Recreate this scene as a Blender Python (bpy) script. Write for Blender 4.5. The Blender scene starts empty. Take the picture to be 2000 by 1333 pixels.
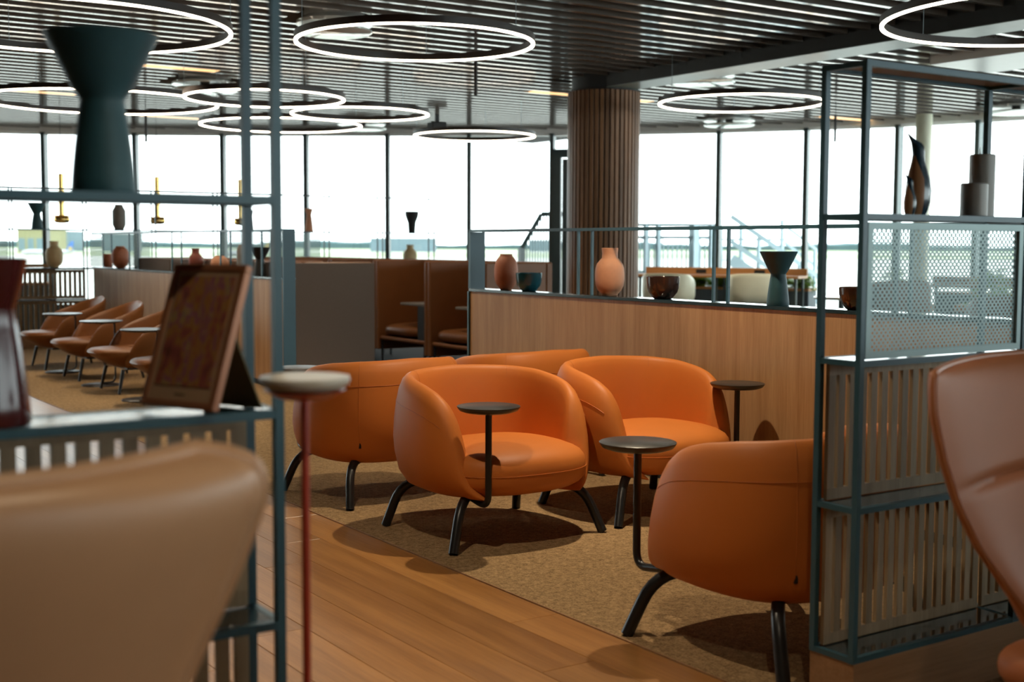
import bpy, bmesh, math, random
from mathutils import Vector, Matrix
random.seed(7)
S = bpy.context.scene
COL = S.collection
PI = math.pi

# ------------------------------------------------------------------ camera
YAW, PITCH, ROLL, FPX = math.radians(34.02), math.radians(4.33), math.radians(-0.236), 2476.0
cam_d = bpy.data.cameras.new('camera'); cam = bpy.data.objects.new('camera', cam_d); COL.objects.link(cam)
fwd = Vector((math.sin(YAW)*math.cos(PITCH), math.cos(YAW)*math.cos(PITCH), -math.sin(PITCH)))
rgt0 = Vector((math.cos(YAW), -math.sin(YAW), 0)); dwn0 = fwd.cross(rgt0)
rgt = math.cos(ROLL)*rgt0 + math.sin(ROLL)*dwn0
dwn = -math.sin(ROLL)*rgt0 + math.cos(ROLL)*dwn0
R3 = Matrix((rgt, -dwn, -fwd)).transposed()
cam.matrix_world = Matrix.Translation((0, 0, 1.25)) @ R3.to_4x4()
cam_d.sensor_width = 36.0; cam_d.lens = FPX/2000*36.0
cam_d.clip_start = 0.05; cam_d.clip_end = 6000
cam_d.dof.use_dof = True; cam_d.dof.focus_distance = 5.35; cam_d.dof.aperture_fstop = 2.9
S.camera = cam

# ------------------------------------------------------------------ world, exposure
SKY = 4.8
w = bpy.data.worlds.new('overcast_sky'); S.world = w; w.use_nodes = True
bg = w.node_tree.nodes['Background']
bg.inputs[0].default_value = (0.93, 0.985, 1.0, 1); bg.inputs[1].default_value = SKY
S.view_settings.view_transform = 'Standard'; S.view_settings.look = 'None'
S.view_settings.gamma = 1.0; S.view_settings.use_curve_mapping = False
S.view_settings.exposure = 0.38
S.cycles.max_bounces = 6; S.cycles.diffuse_bounces = 3; S.cycles.glossy_bounces = 3
S.cycles.transparent_max_bounces = 16
S.cycles.sample_clamp_indirect = 6.0
S.cycles.use_adaptive_sampling = True; S.cycles.adaptive_threshold = 0.05; S.cycles.adaptive_min_samples = 16
S.cycles.caustics_reflective = False; S.cycles.caustics_refractive = False

def add_spot(name, loc, power, angle=95, blend=0.35, color=(1.0, 0.82, 0.58), radius=0.035, parent=None, target=None):
    l = bpy.data.lights.new(name, 'SPOT'); l.energy = power; l.color = color
    l.spot_size = math.radians(angle); l.spot_blend = blend; l.shadow_soft_size = radius
    o = bpy.data.objects.new(name, l); COL.objects.link(o); o.parent = parent; o.location = loc
    return o

# ------------------------------------------------------------------ materials
MATS = {}
def _nt(name):
    m = bpy.data.materials.new(name); m.use_nodes = True
    nt = m.node_tree; b = nt.nodes['Principled BSDF']
    MATS[name] = m
    return m, nt, b
def _ramp(nt, fac, c1, c2, p1=0.3, p2=0.7):
    r = nt.nodes.new('ShaderNodeValToRGB'); e = r.color_ramp.elements
    e[0].position = p1; e[0].color = (*c1, 1); e[1].position = p2; e[1].color = (*c2, 1)
    nt.links.new(fac, r.inputs[0]); return r.outputs[0]
def _noise(nt, vec, scale, detail=4, rough=0.55):
    n = nt.nodes.new('ShaderNodeTexNoise'); n.inputs['Scale'].default_value = scale
    n.inputs['Detail'].default_value = detail; n.inputs['Roughness'].default_value = rough
    nt.links.new(vec, n.inputs['Vector']); return n.outputs[0]
def _vec(nt, scale=(1, 1, 1), rnd=False):
    t = nt.nodes.new('ShaderNodeTexCoord'); mp = nt.nodes.new('ShaderNodeMapping')
    mp.inputs['Scale'].default_value = scale
    nt.links.new(t.outputs['Object'], mp.inputs['Vector'])
    if rnd:
        oi = nt.nodes.new('ShaderNodeObjectInfo'); mu = nt.nodes.new('ShaderNodeMath'); mu.operation = 'MULTIPLY'
        mu.inputs[1].default_value = 37.0
        nt.links.new(oi.outputs['Random'], mu.inputs[0])
        ad = nt.nodes.new('ShaderNodeVectorMath'); ad.operation = 'ADD'
        nt.links.new(mp.outputs[0], ad.inputs[0]); nt.links.new(mu.outputs[0], ad.inputs[1])
        return ad.outputs[0], oi.outputs['Random']
    return mp.outputs[0], None
def _bump(nt, b, h, strength, dist=0.002):
    bp = nt.nodes.new('ShaderNodeBump'); bp.inputs['Strength'].default_value = strength; bp.inputs['Distance'].default_value = dist
    nt.links.new(h, bp.inputs['Height']); nt.links.new(bp.outputs[0], b.inputs['Normal'])
def mat(name, col, rough=0.5, metal=0.0, coat=0.0, spec=0.5, var=0.12, vscale=6.0, bump=0.0, bscale=200.0, coat_rough=0.08, ior=None):
    m, nt, b = _nt(name)
    v, _ = _vec(nt)
    n = _noise(nt, v, vscale)
    c1 = tuple(max(0, c*(1-var)) for c in col); c2 = tuple(min(1, c*(1+var)) for c in col)
    nt.links.new(_ramp(nt, n, c1, c2), b.inputs['Base Color'])
    b.inputs['Roughness'].default_value = rough; b.inputs['Metallic'].default_value = metal
    b.inputs['Coat Weight'].default_value = coat; b.inputs['Coat Roughness'].default_value = coat_rough
    b.inputs['Specular IOR Level'].default_value = spec
    if ior: b.inputs['IOR'].default_value = ior
    if bump: _bump(nt, b, _noise(nt, v, bscale, 3), bump)
    return m
def wood(name, c1, c2, axis='Z', rough=0.45, coat=0.0, sc=9.0, rnd=False, bump=0.05, spec=0.4, ring=True):
    m, nt, b = _nt(name)
    s = [1, 1, 1]; s['XYZ'.index(axis)] = 0.05
    v, r = _vec(nt, s, rnd)
    n1 = _noise(nt, v, sc, 6, 0.6); n2 = _noise(nt, v, sc*9, 3, 0.6)
    mx = nt.nodes.new('ShaderNodeMath'); mx.operation = 'MULTIPLY_ADD'; mx.inputs[1].default_value = 0.45
    nt.links.new(n2, mx.inputs[0]); nt.links.new(n1, mx.inputs[2])
    col = _ramp(nt, mx.outputs[0], c2, c1, 0.5, 0.9)
    if rnd:
        hs = nt.nodes.new('ShaderNodeHueSaturation'); mr = nt.nodes.new('ShaderNodeMapRange')
        mr.inputs['To Min'].default_value = 0.82; mr.inputs['To Max'].default_value = 1.16
        nt.links.new(r, mr.inputs['Value']); nt.links.new(mr.outputs[0], hs.inputs['Value'])
        nt.links.new(col, hs.inputs['Color']); col = hs.outputs[0]
    nt.links.new(col, b.inputs['Base Color'])
    b.inputs['Roughness'].default_value = rough; b.inputs['Coat Weight'].default_value = coat
    b.inputs['Coat Roughness'].default_value = 0.2; b.inputs['Specular IOR Level'].default_value = spec
    _bump(nt, b, n2, bump)
    return m
def emit(name, col, strength):
    m, nt, b = _nt(name)
    b.inputs['Base Color'].default_value = (*col, 1); b.inputs['Emission Color'].default_value = (*col, 1)
    b.inputs['Emission Strength'].default_value = strength
    return m

M_orange = mat('orange_leather', (0.61, 0.185, 0.034), 0.52, spec=0.3, var=0.05, vscale=3, bump=0.03, bscale=350)
M_seam = mat('orange_stitching', (0.56, 0.165, 0.030), 0.5, var=0.05)
M_brown = mat('brown_leather', (0.215, 0.080, 0.023), 0.42, spec=0.35, var=0.07, vscale=3, bump=0.03, bscale=300)
M_booth = mat('booth_leather', (0.22, 0.082, 0.026), 0.42, spec=0.4, var=0.08, vscale=3, bump=0.03, bscale=300)
M_boothfab = mat('taupe_booth_fabric', (0.17, 0.125, 0.098), 0.85, spec=0.2, var=0.06, vscale=90, bump=0.1, bscale=700)
M_tan = mat('tan_leather', (0.54, 0.30, 0.155), 0.40, spec=0.45, var=0.06, vscale=3, bump=0.03, bscale=250)
M_chest = mat('chestnut_leather', (0.42, 0.140, 0.050), 0.55, spec=0.3, var=0.07, vscale=3, bump=0.04, bscale=250)
M_chestp = mat('chestnut_piping', (0.46, 0.17, 0.07), 0.4, var=0.05)
M_black = mat('black_steel', (0.012, 0.012, 0.013), 0.35, spec=0.5, var=0.1)
M_blackm = mat('matt_black', (0.012, 0.012, 0.012), 0.6, var=0.1)
M_tabletop = mat('dark_table_top', (0.030, 0.030, 0.030), 0.33, spec=0.6, var=0.15)
M_teal = mat('petrol_steel', (0.028, 0.092, 0.125), 0.38, spec=0.5, var=0.06)
M_shelf = mat('petrol_shelf_plate', (0.014, 0.035, 0.045), 0.16, spec=0.7, coat=0.6, var=0.06, coat_rough=0.06)
M_wallwood = wood('oak_veneer', (0.58, 0.345, 0.165), (0.39, 0.205, 0.084), 'Z', 0.5, sc=13, bump=0.04)
M_floor = wood('oak_floorboard', (0.44, 0.215, 0.066), (0.26, 0.114, 0.031), 'Y', 0.32, coat=0.15, sc=10, rnd=True, bump=0.05)
M_floorbase = mat('dark_screed', (0.05, 0.03, 0.02), 0.8)
M_slatwood = wood('grey_oak_slat', (0.36, 0.27, 0.165), (0.21, 0.15, 0.085), 'Z', 0.5, sc=18, rnd=True)
M_plinth = wood('oak_plinth', (0.42, 0.235, 0.115), (0.27, 0.14, 0.06), 'X', 0.5, sc=12)
M_colwood = wood('dark_oak_batten', (0.29, 0.155, 0.080), (0.14, 0.070, 0.034), 'Z', 0.45, sc=16, rnd=True)
M_desk = wood('oak_desk', (0.55, 0.27, 0.10), (0.40, 0.18, 0.06), 'X', 0.4, sc=8)
M_slat = mat('bronze_ceiling_slat', (0.36, 0.32, 0.285), 0.13, metal=0.65, spec=0.7, coat=0.8, var=0.06, coat_rough=0.09)
M_plenum = mat('black_plenum', (0.008, 0.008, 0.008), 0.9)
M_beam = mat('grey_green_beam', (0.26, 0.34, 0.32), 0.3, spec=0.5, var=0.08, vscale=14)
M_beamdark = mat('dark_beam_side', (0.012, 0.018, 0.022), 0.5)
M_white = mat('white_paint', (0.84, 0.84, 0.82), 0.25, var=0.02)
M_wallpaint = mat('warm_grey_wall', (0.26, 0.24, 0.22), 0.7, var=0.05)
M_mullion = mat('grey_green_mullion', (0.055, 0.085, 0.085), 0.4, var=0.06)
M_door = mat('slate_door_frame', (0.045, 0.075, 0.08), 0.4, var=0.06)
M_cream = mat('cream_leather', (0.80, 0.80, 0.62), 0.45, var=0.04)
M_ringdark = mat('dark_bronze', (0.022, 0.013, 0.009), 0.35, var=0.1)
M_ringlight = emit('ring_diffuser', (1.0, 0.86, 0.68), 9.0)
M_warmstrip = emit('warm_strip_diffuser', (1.0, 0.60, 0.26), 1.1)
M_lamp = emit('downlight_lens', (1.0, 0.8, 0.55), 6.0)
M_disc = mat('white_vent_disc', (0.82, 0.85, 0.81), 0.10, metal=0.45, var=0.02)
M_brass = mat('polished_brass', (0.86, 0.58, 0.20), 0.14, metal=1.0, var=0.05)
M_terra = mat('terracotta', (0.46, 0.165, 0.085), 0.6, var=0.1, vscale=20)
M_pink = mat('salmon_clay', (0.62, 0.29, 0.16), 0.65, var=0.08, vscale=20)
M_tealcer = mat('teal_stoneware', (0.018, 0.070, 0.085), 0.55, var=0.12, vscale=20)
M_tealgl = mat('teal_glaze', (0.012, 0.085, 0.115), 0.14, coat=0.6, var=0.1, vscale=30)
M_browngl = mat('brown_glaze', (0.045, 0.020, 0.014), 0.14, coat=0.6, var=0.1, vscale=15)
M_redgl = mat('oxblood_glaze', (0.060, 0.009, 0.010), 0.22, coat=0.35, var=0.2, vscale=12)
M_creamcer = mat('cream_stoneware', (0.60, 0.45, 0.24), 0.6, var=0.08, vscale=15)
M_greycer = mat('grey_stoneware', (0.20, 0.18, 0.155), 0.55, var=0.08, vscale=15)
M_redcer = mat('red_clay', (0.30, 0.075, 0.045), 0.6, var=0.1, vscale=15)
M_navy = mat('navy_lacquer', (0.010, 0.035, 0.055), 0.2, coat=0.5, var=0.1)
M_belly = wood('carved_oak', (0.42, 0.20, 0.09), (0.26, 0.11, 0.045), 'Z', 0.4, sc=20)
M_candle = mat('silver_grey_wax', (0.30, 0.28, 0.25), 0.4, var=0.06)
M_wick = mat('white_wick', (0.7, 0.7, 0.68), 0.7)
M_perf = mat('pale_perforated_steel', (0.30, 0.40, 0.40), 0.45, metal=0.3, var=0.05)
M_red = mat('red_lacquer', (0.42, 0.045, 0.02), 0.4, var=0.05)
M_beige = mat('beige_laminate', (0.55, 0.50, 0.40), 0.4, var=0.03)
M_copper = mat('copper_frame', (0.36, 0.15, 0.075), 0.35, metal=0.3, var=0.06)
M_mountb = mat('buff_mount', (0.42, 0.27, 0.16), 0.6, var=0.04)
M_olive = mat('olive_backing', (0.10, 0.075, 0.025), 0.6, var=0.05)
M_leaf = mat('leaf_green', (0.22, 0.42, 0.07), 0.5, var=0.4, vscale=30)
def make_leaf():
    m = bpy.data.materials.new('leaf_green_translucent'); m.use_nodes = True; nt = m.node_tree; nt.nodes.clear()
    o = nt.nodes.new('ShaderNodeOutputMaterial'); mx = nt.nodes.new('ShaderNodeMixShader'); mx.inputs[0].default_value = 0.6
    d = nt.nodes.new('ShaderNodeBsdfDiffuse'); t = nt.nodes.new('ShaderNodeBsdfTranslucent')
    v, _ = _vec(nt); c = _ramp(nt, _noise(nt, v, 25), (0.16, 0.30, 0.05), (0.40, 0.55, 0.16))
    nt.links.new(c, d.inputs[0]); nt.links.new(c, t.inputs[0])
    nt.links.new(d.outputs[0], mx.inputs[1]); nt.links.new(t.outputs[0], mx.inputs[2]); nt.links.new(mx.outputs[0], o.inputs[0])
    return m
M_leaf = make_leaf()
M_soil = mat('dark_soil', (0.03, 0.02, 0.012), 0.9)
M_planter = mat('blue_grey_planter', (0.085, 0.115, 0.13), 0.6, var=0.05)
M_outsteel = mat('galvanised_steel', (0.28, 0.36, 0.39), 0.45, metal=0.2, var=0.06)
M_apron = mat('pale_concrete_apron', (0.36, 0.355, 0.33), 0.9, var=0.12, vscale=0.02)
M_grass = mat('airfield_grass', (0.19, 0.225, 0.125), 0.95, var=0.2, vscale=0.02)
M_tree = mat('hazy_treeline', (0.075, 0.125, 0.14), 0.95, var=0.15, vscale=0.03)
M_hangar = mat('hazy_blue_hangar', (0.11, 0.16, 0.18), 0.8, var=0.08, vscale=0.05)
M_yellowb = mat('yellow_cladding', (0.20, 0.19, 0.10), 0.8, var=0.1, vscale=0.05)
M_tailblue = mat('tail_blue', (0.02, 0.09, 0.28), 0.4, var=0.05)
M_tailyel = mat('tail_yellow', (0.30, 0.22, 0.05), 0.4, var=0.05)
M_planewhite = mat('aircraft_white', (0.30, 0.31, 0.32), 0.4, var=0.03)

def make_carpet():
    m, nt, b = _nt('tan_loop_carpet')
    v, _ = _vec(nt)
    n1 = _noise(nt, v, 2.2, 3); n2 = _noise(nt, v, 150, 5, 0.75); n3 = _noise(nt, v, 38, 4, 0.7)
    a = nt.nodes.new('ShaderNodeMath'); a.operation = 'MULTIPLY_ADD'; a.inputs[1].default_value = 0.75
    nt.links.new(n2, a.inputs[0])
    c = nt.nodes.new('ShaderNodeMath'); c.operation = 'MULTIPLY'; c.inputs[1].default_value = 0.45
    nt.links.new(n3, c.inputs[0]); nt.links.new(c.outputs[0], a.inputs[2])
    nt.links.new(_ramp(nt, a.outputs[0], (0.125, 0.075, 0.034), (0.60, 0.395, 0.20), 0.42, 0.78), b.inputs['Base Color'])
    b.inputs['Roughness'].default_value = 0.95; b.inputs['Specular IOR Level'].default_value = 0.1
    _bump(nt, b, n2, 0.8, 0.006)
    return m
M_carpet = make_carpet()
M_carpetshade = mat('dark_carpet', (0.05, 0.04, 0.035), 0.95, spec=0.1, var=0.3, vscale=120)  # near-black colour stands in for the shade on the booth floor
def make_glass():
    m = bpy.data.materials.new('window_glass'); m.use_nodes = True; nt = m.node_tree; nt.nodes.clear()
    o = nt.nodes.new('ShaderNodeOutputMaterial'); mx = nt.nodes.new('ShaderNodeMixShader')
    t = nt.nodes.new('ShaderNodeBsdfTransparent'); t.inputs[0].default_value = (0.93, 0.975, 0.97, 1)
    g = nt.nodes.new('ShaderNodeBsdfGlossy'); g.inputs['Roughness'].default_value = 0.02
    mx.inputs[0].default_value = 0.05
    nt.links.new(t.outputs[0], mx.inputs[1]); nt.links.new(g.outputs[0], mx.inputs[2]); nt.links.new(mx.outputs[0], o.inputs[0])
    return m
M_glass = make_glass()
def make_print():
    m, nt, b = _nt('abstract_print')
    v, _ = _vec(nt, (40, 40, 16))
    n = nt.nodes.new('ShaderNodeTexNoise'); n.inputs['Scale'].default_value = 1.0; n.inputs['Detail'].default_value = 6
    nt.links.new(v, n.inputs['Vector'])
    r = nt.nodes.new('ShaderNodeValToRGB'); e = r.color_ramp.elements
    e[0].position = 0.3; e[0].color = (0.10, 0.045, 0.022, 1); e[1].position = 0.72; e[1].color = (0.20, 0.17, 0.18, 1)
    for p, c in ((0.42, (0.30, 0.08, 0.07, 1)), (0.5, (0.40, 0.20, 0.05, 1)), (0.58, (0.27, 0.09, 0.14, 1)), (0.64, (0.44, 0.28, 0.08, 1))):
        q = r.color_ramp.elements.new(p); q.color = c
    nt.links.new(n.outputs[0], r.inputs[0]); nt.links.new(r.outputs[0], b.inputs['Base Color'])
    b.inputs['Roughness'].default_value = 0.03; b.inputs['Coat Weight'].default_value = 1.0; b.inputs['Coat Roughness'].default_value = 0.02
    return m
M_print = make_print()

# ------------------------------------------------------------------ mesh building
class MB:
    def __init__(s): s.v = []; s.f = []
    def add(s, vs, fs):
        k = len(s.v); s.v += [tuple(p) for p in vs]; s.f += [tuple(i+k for i in f) for f in fs]; return s
    def box(s, x0, x1, y0, y1, z0, z1, ch=0.0):
        if ch <= 0:
            vs = [(x, y, z) for z in (z0, z1) for y in (y0, y1) for x in (x0, x1)]
            return s.add(vs, [(0, 2, 3, 1), (4, 5, 7, 6), (0, 1, 5, 4), (2, 6, 7, 3), (0, 4, 6, 2), (1, 3, 7, 5)])
        vs = []
        for z, i in ((z0, ch), (z0+ch, 0), (z1-ch, 0), (z1, ch)):
            c = ch if i == 0 else ch
            a, b_, c_, d = x0+i, x1-i, y0+i, y1-i
            e = ch
            vs += [(a+e, c_, z), (b_-e, c_, z), (b_, c_+e, z), (b_, d-e, z), (b_-e, d, z), (a+e, d, z), (a, d-e, z), (a, c_+e, z)]
        fs = [tuple(range(7, -1, -1)), tuple(range(24, 32))]
        for r in range(3):
            for i in range(8):
                j = (i+1) % 8; fs.append((r*8+i, r*8+j, r*8+8+j, r*8+8+i))
        return s.add(vs, fs)
    def cyl(s, x, y, z0, z1, r0, r1=None, n=20):
        r1 = r0 if r1 is None else r1
        vs = [(x+r*math.cos(2*PI*i/n), y+r*math.sin(2*PI*i/n), z) for r, z in ((r0, z0), (r1, z1)) for i in range(n)]
        fs = [(i, (i+1) % n, n+(i+1) % n, n+i) for i in range(n)] + [tuple(range(n-1, -1, -1)), tuple(range(n, 2*n))]
        return s.add(vs, fs)
    def lathe(s, prof, n=40, x=0, y=0):
        vs = []; fs = []
        for r, z in prof:
            for i in range(n): vs.append((x+r*math.cos(2*PI*i/n), y+r*math.sin(2*PI*i/n), z))
        for k in range(len(prof)-1):
            for i in range(n):
                j = (i+1) % n; fs.append((k*n+i, k*n+j, k*n+n+j, k*n+n+i))
        if prof[0][0] > 1e-4: fs.append(tuple(range(n-1, -1, -1)))
        if prof[-1][0] > 1e-4: fs.append(tuple((len(prof)-1)*n+i for i in range(n)))
        return s.add(vs, fs)
    def tube(s, path, r, n=10, closed=False):
        P = [Vector(p) for p in path]; m = len(P); vs = []; fs = []
        up = None
        for i, p in enumerate(P):
            if closed: t = (P[(i+1) % m]-P[i-1]).normalized()
            else: t = (P[min(i+1, m-1)]-P[max(i-1, 0)]).normalized()
            if up is None:
                up = Vector((0, 0, 1)) if abs(t.z) < 0.9 else Vector((1, 0, 0))
            a = t.cross(up).normalized(); up = a.cross(t).normalized()
            rr = r[i] if isinstance(r, (list, tuple)) else r
            for k in range(n):
                q = 2*PI*k/n; vs.append(p + a*rr*math.cos(q) + up*rr*math.sin(q))
        segs = m if closed else m-1
        for i in range(segs):
            b = (i+1) % m
            for k in range(n):
                l = (k+1) % n; fs.append((i*n+k, i*n+l, b*n+l, b*n+k))
        if not closed:
            fs.append(tuple(range(n-1, -1, -1))); fs.append(tuple((m-1)*n+k for k in range(n)))
        return s.add(vs, fs)
    def bar(s, p, q, t, t2=None):
        p, q = Vector(p), Vector(q); d = (q-p).normalized(); t2 = t if t2 is None else t2
        up = Vector((0, 0, 1)) if abs(d.z) < 0.95 else Vector((0, 1, 0))
        a = d.cross(up).normalized(); b = a.cross(d).normalized()
        vs = [e + a*sx*t/2 + b*sz*t2/2 for e in (p, q) for sx, sz in ((-1, -1), (1, -1), (1, 1), (-1, 1))]
        return s.add(vs, [(3, 2, 1, 0), (4, 5, 6, 7)] + [(i, (i+1) % 4, 4+(i+1) % 4, 4+i) for i in range(4)])
    def grid(s, rows, closed_u=False):
        n = len(rows[0]); vs = [p for r in rows for p in r]; fs = []
        for i in range(len(rows)-1):
            for k in range(n if closed_u else n-1):
                l = (k+1) % n; fs.append((i*n+k, i*n+l, i*n+n+l, i*n+n+k))
        return s.add(vs, fs)
    def prism(s, poly, z0, z1):
        n = len(poly); vs = [(x, y, z) for z in (z0, z1) for x, y in poly]
        return s.add(vs, [tuple(range(n-1, -1, -1)), tuple(range(n, 2*n))] + [(i, (i+1) % n, n+(i+1) % n, n+i) for i in range(n)])
    def mesh(s, name, m, smooth=None):
        me = bpy.data.meshes.new(name); me.from_pydata([tuple(p) for p in s.v], [], s.f)
        bm = bmesh.new(); bm.from_mesh(me); bmesh.ops.recalc_face_normals(bm, faces=bm.faces); bm.to_mesh(me); bm.free()
        if m: me.materials.append(m)
        if smooth is not None:
            me.polygons.foreach_set('use_smooth', [True]*len(me.polygons)); me.set_sharp_from_angle(angle=math.radians(smooth))
        me.update(); return me
    def build(s, name, m, parent=None, smooth=None, loc=None):
        return put(name, s.mesh(name, m, smooth), parent, loc)
def put(name, me, parent=None, loc=None, rot=None):
    o = bpy.data.objects.new(name, me); COL.objects.link(o); o.parent = parent
    if loc: o.location = loc
    if rot: o.rotation_euler = rot
    return o
def tag(o, label, cat, group=None):
    o['label'] = label; o['category'] = cat
    if group: o['group'] = group
    return o
def thing(name, label, cat, loc=(0, 0, 0), rz=0.0, group=None):
    o = bpy.data.objects.new(name, None); COL.objects.link(o); o.location = loc; o.rotation_euler = (0, 0, rz)
    o.empty_display_size = 0.1
    return tag(o, label, cat, group)
def struct(o): o['kind'] = 'structure'; return o
def sempty(name, loc=(0, 0, 0)):
    o = bpy.data.objects.new(name, None); COL.objects.link(o); o.location = loc; return struct(o)
def copy_tree(o, parent=None):
    c = o.copy(); COL.objects.link(c); c.parent = parent
    for ch in list(o.children): copy_tree(ch, c)
    return c
def B(x0, x1, y0, y1, z0, z1, ch=0.0): return MB().box(x0, x1, y0, y1, z0, z1, ch)
def bend(pts, rad, n=7):
    P = [Vector(p) for p in pts]; out = [P[0]]
    for i in range(1, len(P)-1):
        a, b, c = P[i-1], P[i], P[i+1]; u = (a-b); v = (c-b); ra = min(rad, u.length*0.5, v.length*0.5)
        s0 = b+u.normalized()*ra; s1 = b+v.normalized()*ra
        for k in range(n+1):
            t = k/n; out.append((1-t)**2*s0+2*t*(1-t)*b+t*t*s1)
    out.append(P[-1]); return out
def interp(tab, x):
    if x <= tab[0][0]: return tab[0][1]
    for (a, b), (c, d) in zip(tab, tab[1:]):
        if x <= c:
            t = (x-a)/(c-a); return b+(d-b)*t
    return tab[-1][1]
def smoothed(tab, n, x0, x1, it=3):
    v = [interp(tab, x0+(x1-x0)*i/n) for i in range(n+1)]
    for _ in range(it): v = [v[0]]+[(v[i-1]+2*v[i]+v[i+1])/4 for i in range(1, n)]+[v[-1]]
    return v

# ================================================================== SETTING
# facade line (window mullion positions, plan)
FA = [(-6.0, 20.9), (-4.7, 20.95), (-3.4, 20.95), (-2.1, 20.85), (-0.8, 20.7), (0.5, 20.45), (1.4, 20.3), (2.55, 19.95), (3.65, 19.6),
      (4.74, 19.17), (5.86, 18.5), (6.93, 17.82), (7.92, 17.11), (8.88, 16.40), (9.83, 15.69), (10.80, 14.97), (11.62, 14.08), (12.39, 13.19),
      (13.06, 12.19), (13.67, 11.14), (14.0, 10.15), (14.25, 9.15), (14.45, 8.0), (14.58, 6.8), (14.66, 5.5), (14.7, 4.2), (14.7, 2.9), (14.7, 1.6), (14.7, 0.3),
      (14.7, -1.0), (14.7, -2.3), (14.7, -3.6), (14.7, -4.9), (14.7, -6.0)]+[(14.7-1.4*k, -6.0) for k in range(1, 9)]
ZH = 2.85
SILL = 0.30
# floor
fl = struct(B(-6, 14.6, -6, 21, -0.30, -0.022).build('floor', M_floorbase))
PL = [B(-0.0975, 0.0975, -L/2+0.0008, L/2-0.0008, -0.02, 0.0, 0.0012).mesh('plank', M_floor) for L in (1.9, 2.2, 2.5)]
LENS = (1.9, 2.2, 2.5)
for i in range(20):
    x = 2.402-0.1965*i
    y = -2.0-random.random()*1.8
    while y < 20.2:
        k = random.randrange(3)
        if y+LENS[k] > -0.6:
            o = put('plank', PL[k], fl, (x, y+LENS[k]/2, random.uniform(-0.0006, 0.0)))
        y += LENS[k]
struct(B(-6, -1.45, -6, 21, -0.022, -0.001).build('floor_side', M_floor))
cp = tag(B(2.504, 5.35, -5.85, 18.5, -0.02, 0.004).build('carpet', M_carpet), 'tan flecked carpet running along the edge of the wooden floor', 'carpet')
CPOLY = [(5.352, -5.85)]+[(x-0.16*math.cos(math.atan2(y-2, x-3)), y-0.16*math.sin(math.atan2(y-2, x-3))) for x, y in reversed(FA) if x > 5.5 and y > -5.9]+[(5.352, 18.6)]
tag(MB().prism(CPOLY, -0.02, 0.003).build('carpet', M_carpetshade), 'dark carpet under the high-backed booth seats', 'carpet')
struct(B(2.5, 2.504, -6, 19.2, -0.02, 0.0042).build('trim_1', M_plinth))

# ceiling
ce = struct(B(-6, 14.8, -6, 21.2, 3.30, 3.36).build('ceiling', M_plenum))
ZS = 2.905
SLP = 0.2305
BX0, BX1 = 7.775, 8.147
def facade_x(y):
    best = 14.7
    for (a, b), (c, d) in zip(FA, FA[1:]):
        if min(b, d) <= y <= max(b, d) and abs(b-d) > 1e-6:
            return a+(c-a)*(y-b)/(d-b)
    return best
DISCS = [(4.22, 8.61, 0.28), (4.72, 12.61, 0.33), (8.37, 9.16, 0.31), (11.62, 12.2, 0.33), (8.0, 15.5, 0.33), (13.19, 9.08, 0.33)]
ys = 6.651
k0 = int((ys+2.0)/SLP); nsl = int((20.6-ys)/SLP)
def slat(x0, x1, y):
    if x1-x0 > 0.1: B(x0, x1, y-0.025, y+0.025, ZS, ZS+0.10).build('slat', M_slat, ce)
for i in range(-k0, nsl+1):
    y = ys+i*SLP
    xe = min(facade_x(y)-0.12, 14.5)
    if y > 20.3: xe = 1.0
    cuts = [(BX0-0.005, BX1+0.005)] if y < 10.4 else []
    for dx, dy, dr in DISCS:
        if abs(y-dy) < dr*0.9: cuts.append((dx-dr-0.05, dx+dr+0.05))
    if y < 7.40: cuts.append((9.36, 10.28))
    x = -3.0
    for a, b in sorted(cuts):
        if a < xe: slat(x, a, y); x = max(x, b)
    slat(x, xe, y)
# beams
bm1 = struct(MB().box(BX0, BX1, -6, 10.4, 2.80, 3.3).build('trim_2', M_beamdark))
struct(B(BX0, BX1, -6, 10.4, 2.795, 2.80).build('trim_3', M_beam))
struct(B(9.38, 10.26, -6, 7.33, 2.85, 3.3).build('trim_4', M_white))
# column clad with battens
CX, CY, CR = 7.96, 10.16, 0.355
col = thing('clad_column', 'round column clad in dark vertical wood battens behind the low oak partition', 'column', (CX, CY, 0))
MB().cyl(0, 0, 0, 2.80, CR-0.022, n=48).build('core', M_blackm, col, 40)
MB().cyl(0, 0, 2.78, 3.3, CR-0.03, n=48).build('collar', M_beamdark, col, 40)
NB = 44
bme = B(CR-0.03, CR+0.008, -0.0185, 0.0185, 0.0, 2.775, 0.003).mesh('batten', M_colwood)
for i in range(NB): put('batten', bme, col, None, (0, 0, 2*PI*i/NB))
# slim round column by the windows
sc = thing('round_column', 'slim cream round column standing by the right-hand windows', 'column', (13.2, 10.38, 0))
MB().cyl(0, 0, 0, 2.9, 0.10, n=28).build('shaft', M_cream, sc, 40)
MB().cyl(0, 0, 0, 0.06, 0.125, n=28).build('base_ring', M_outsteel, sc, 40)

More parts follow.
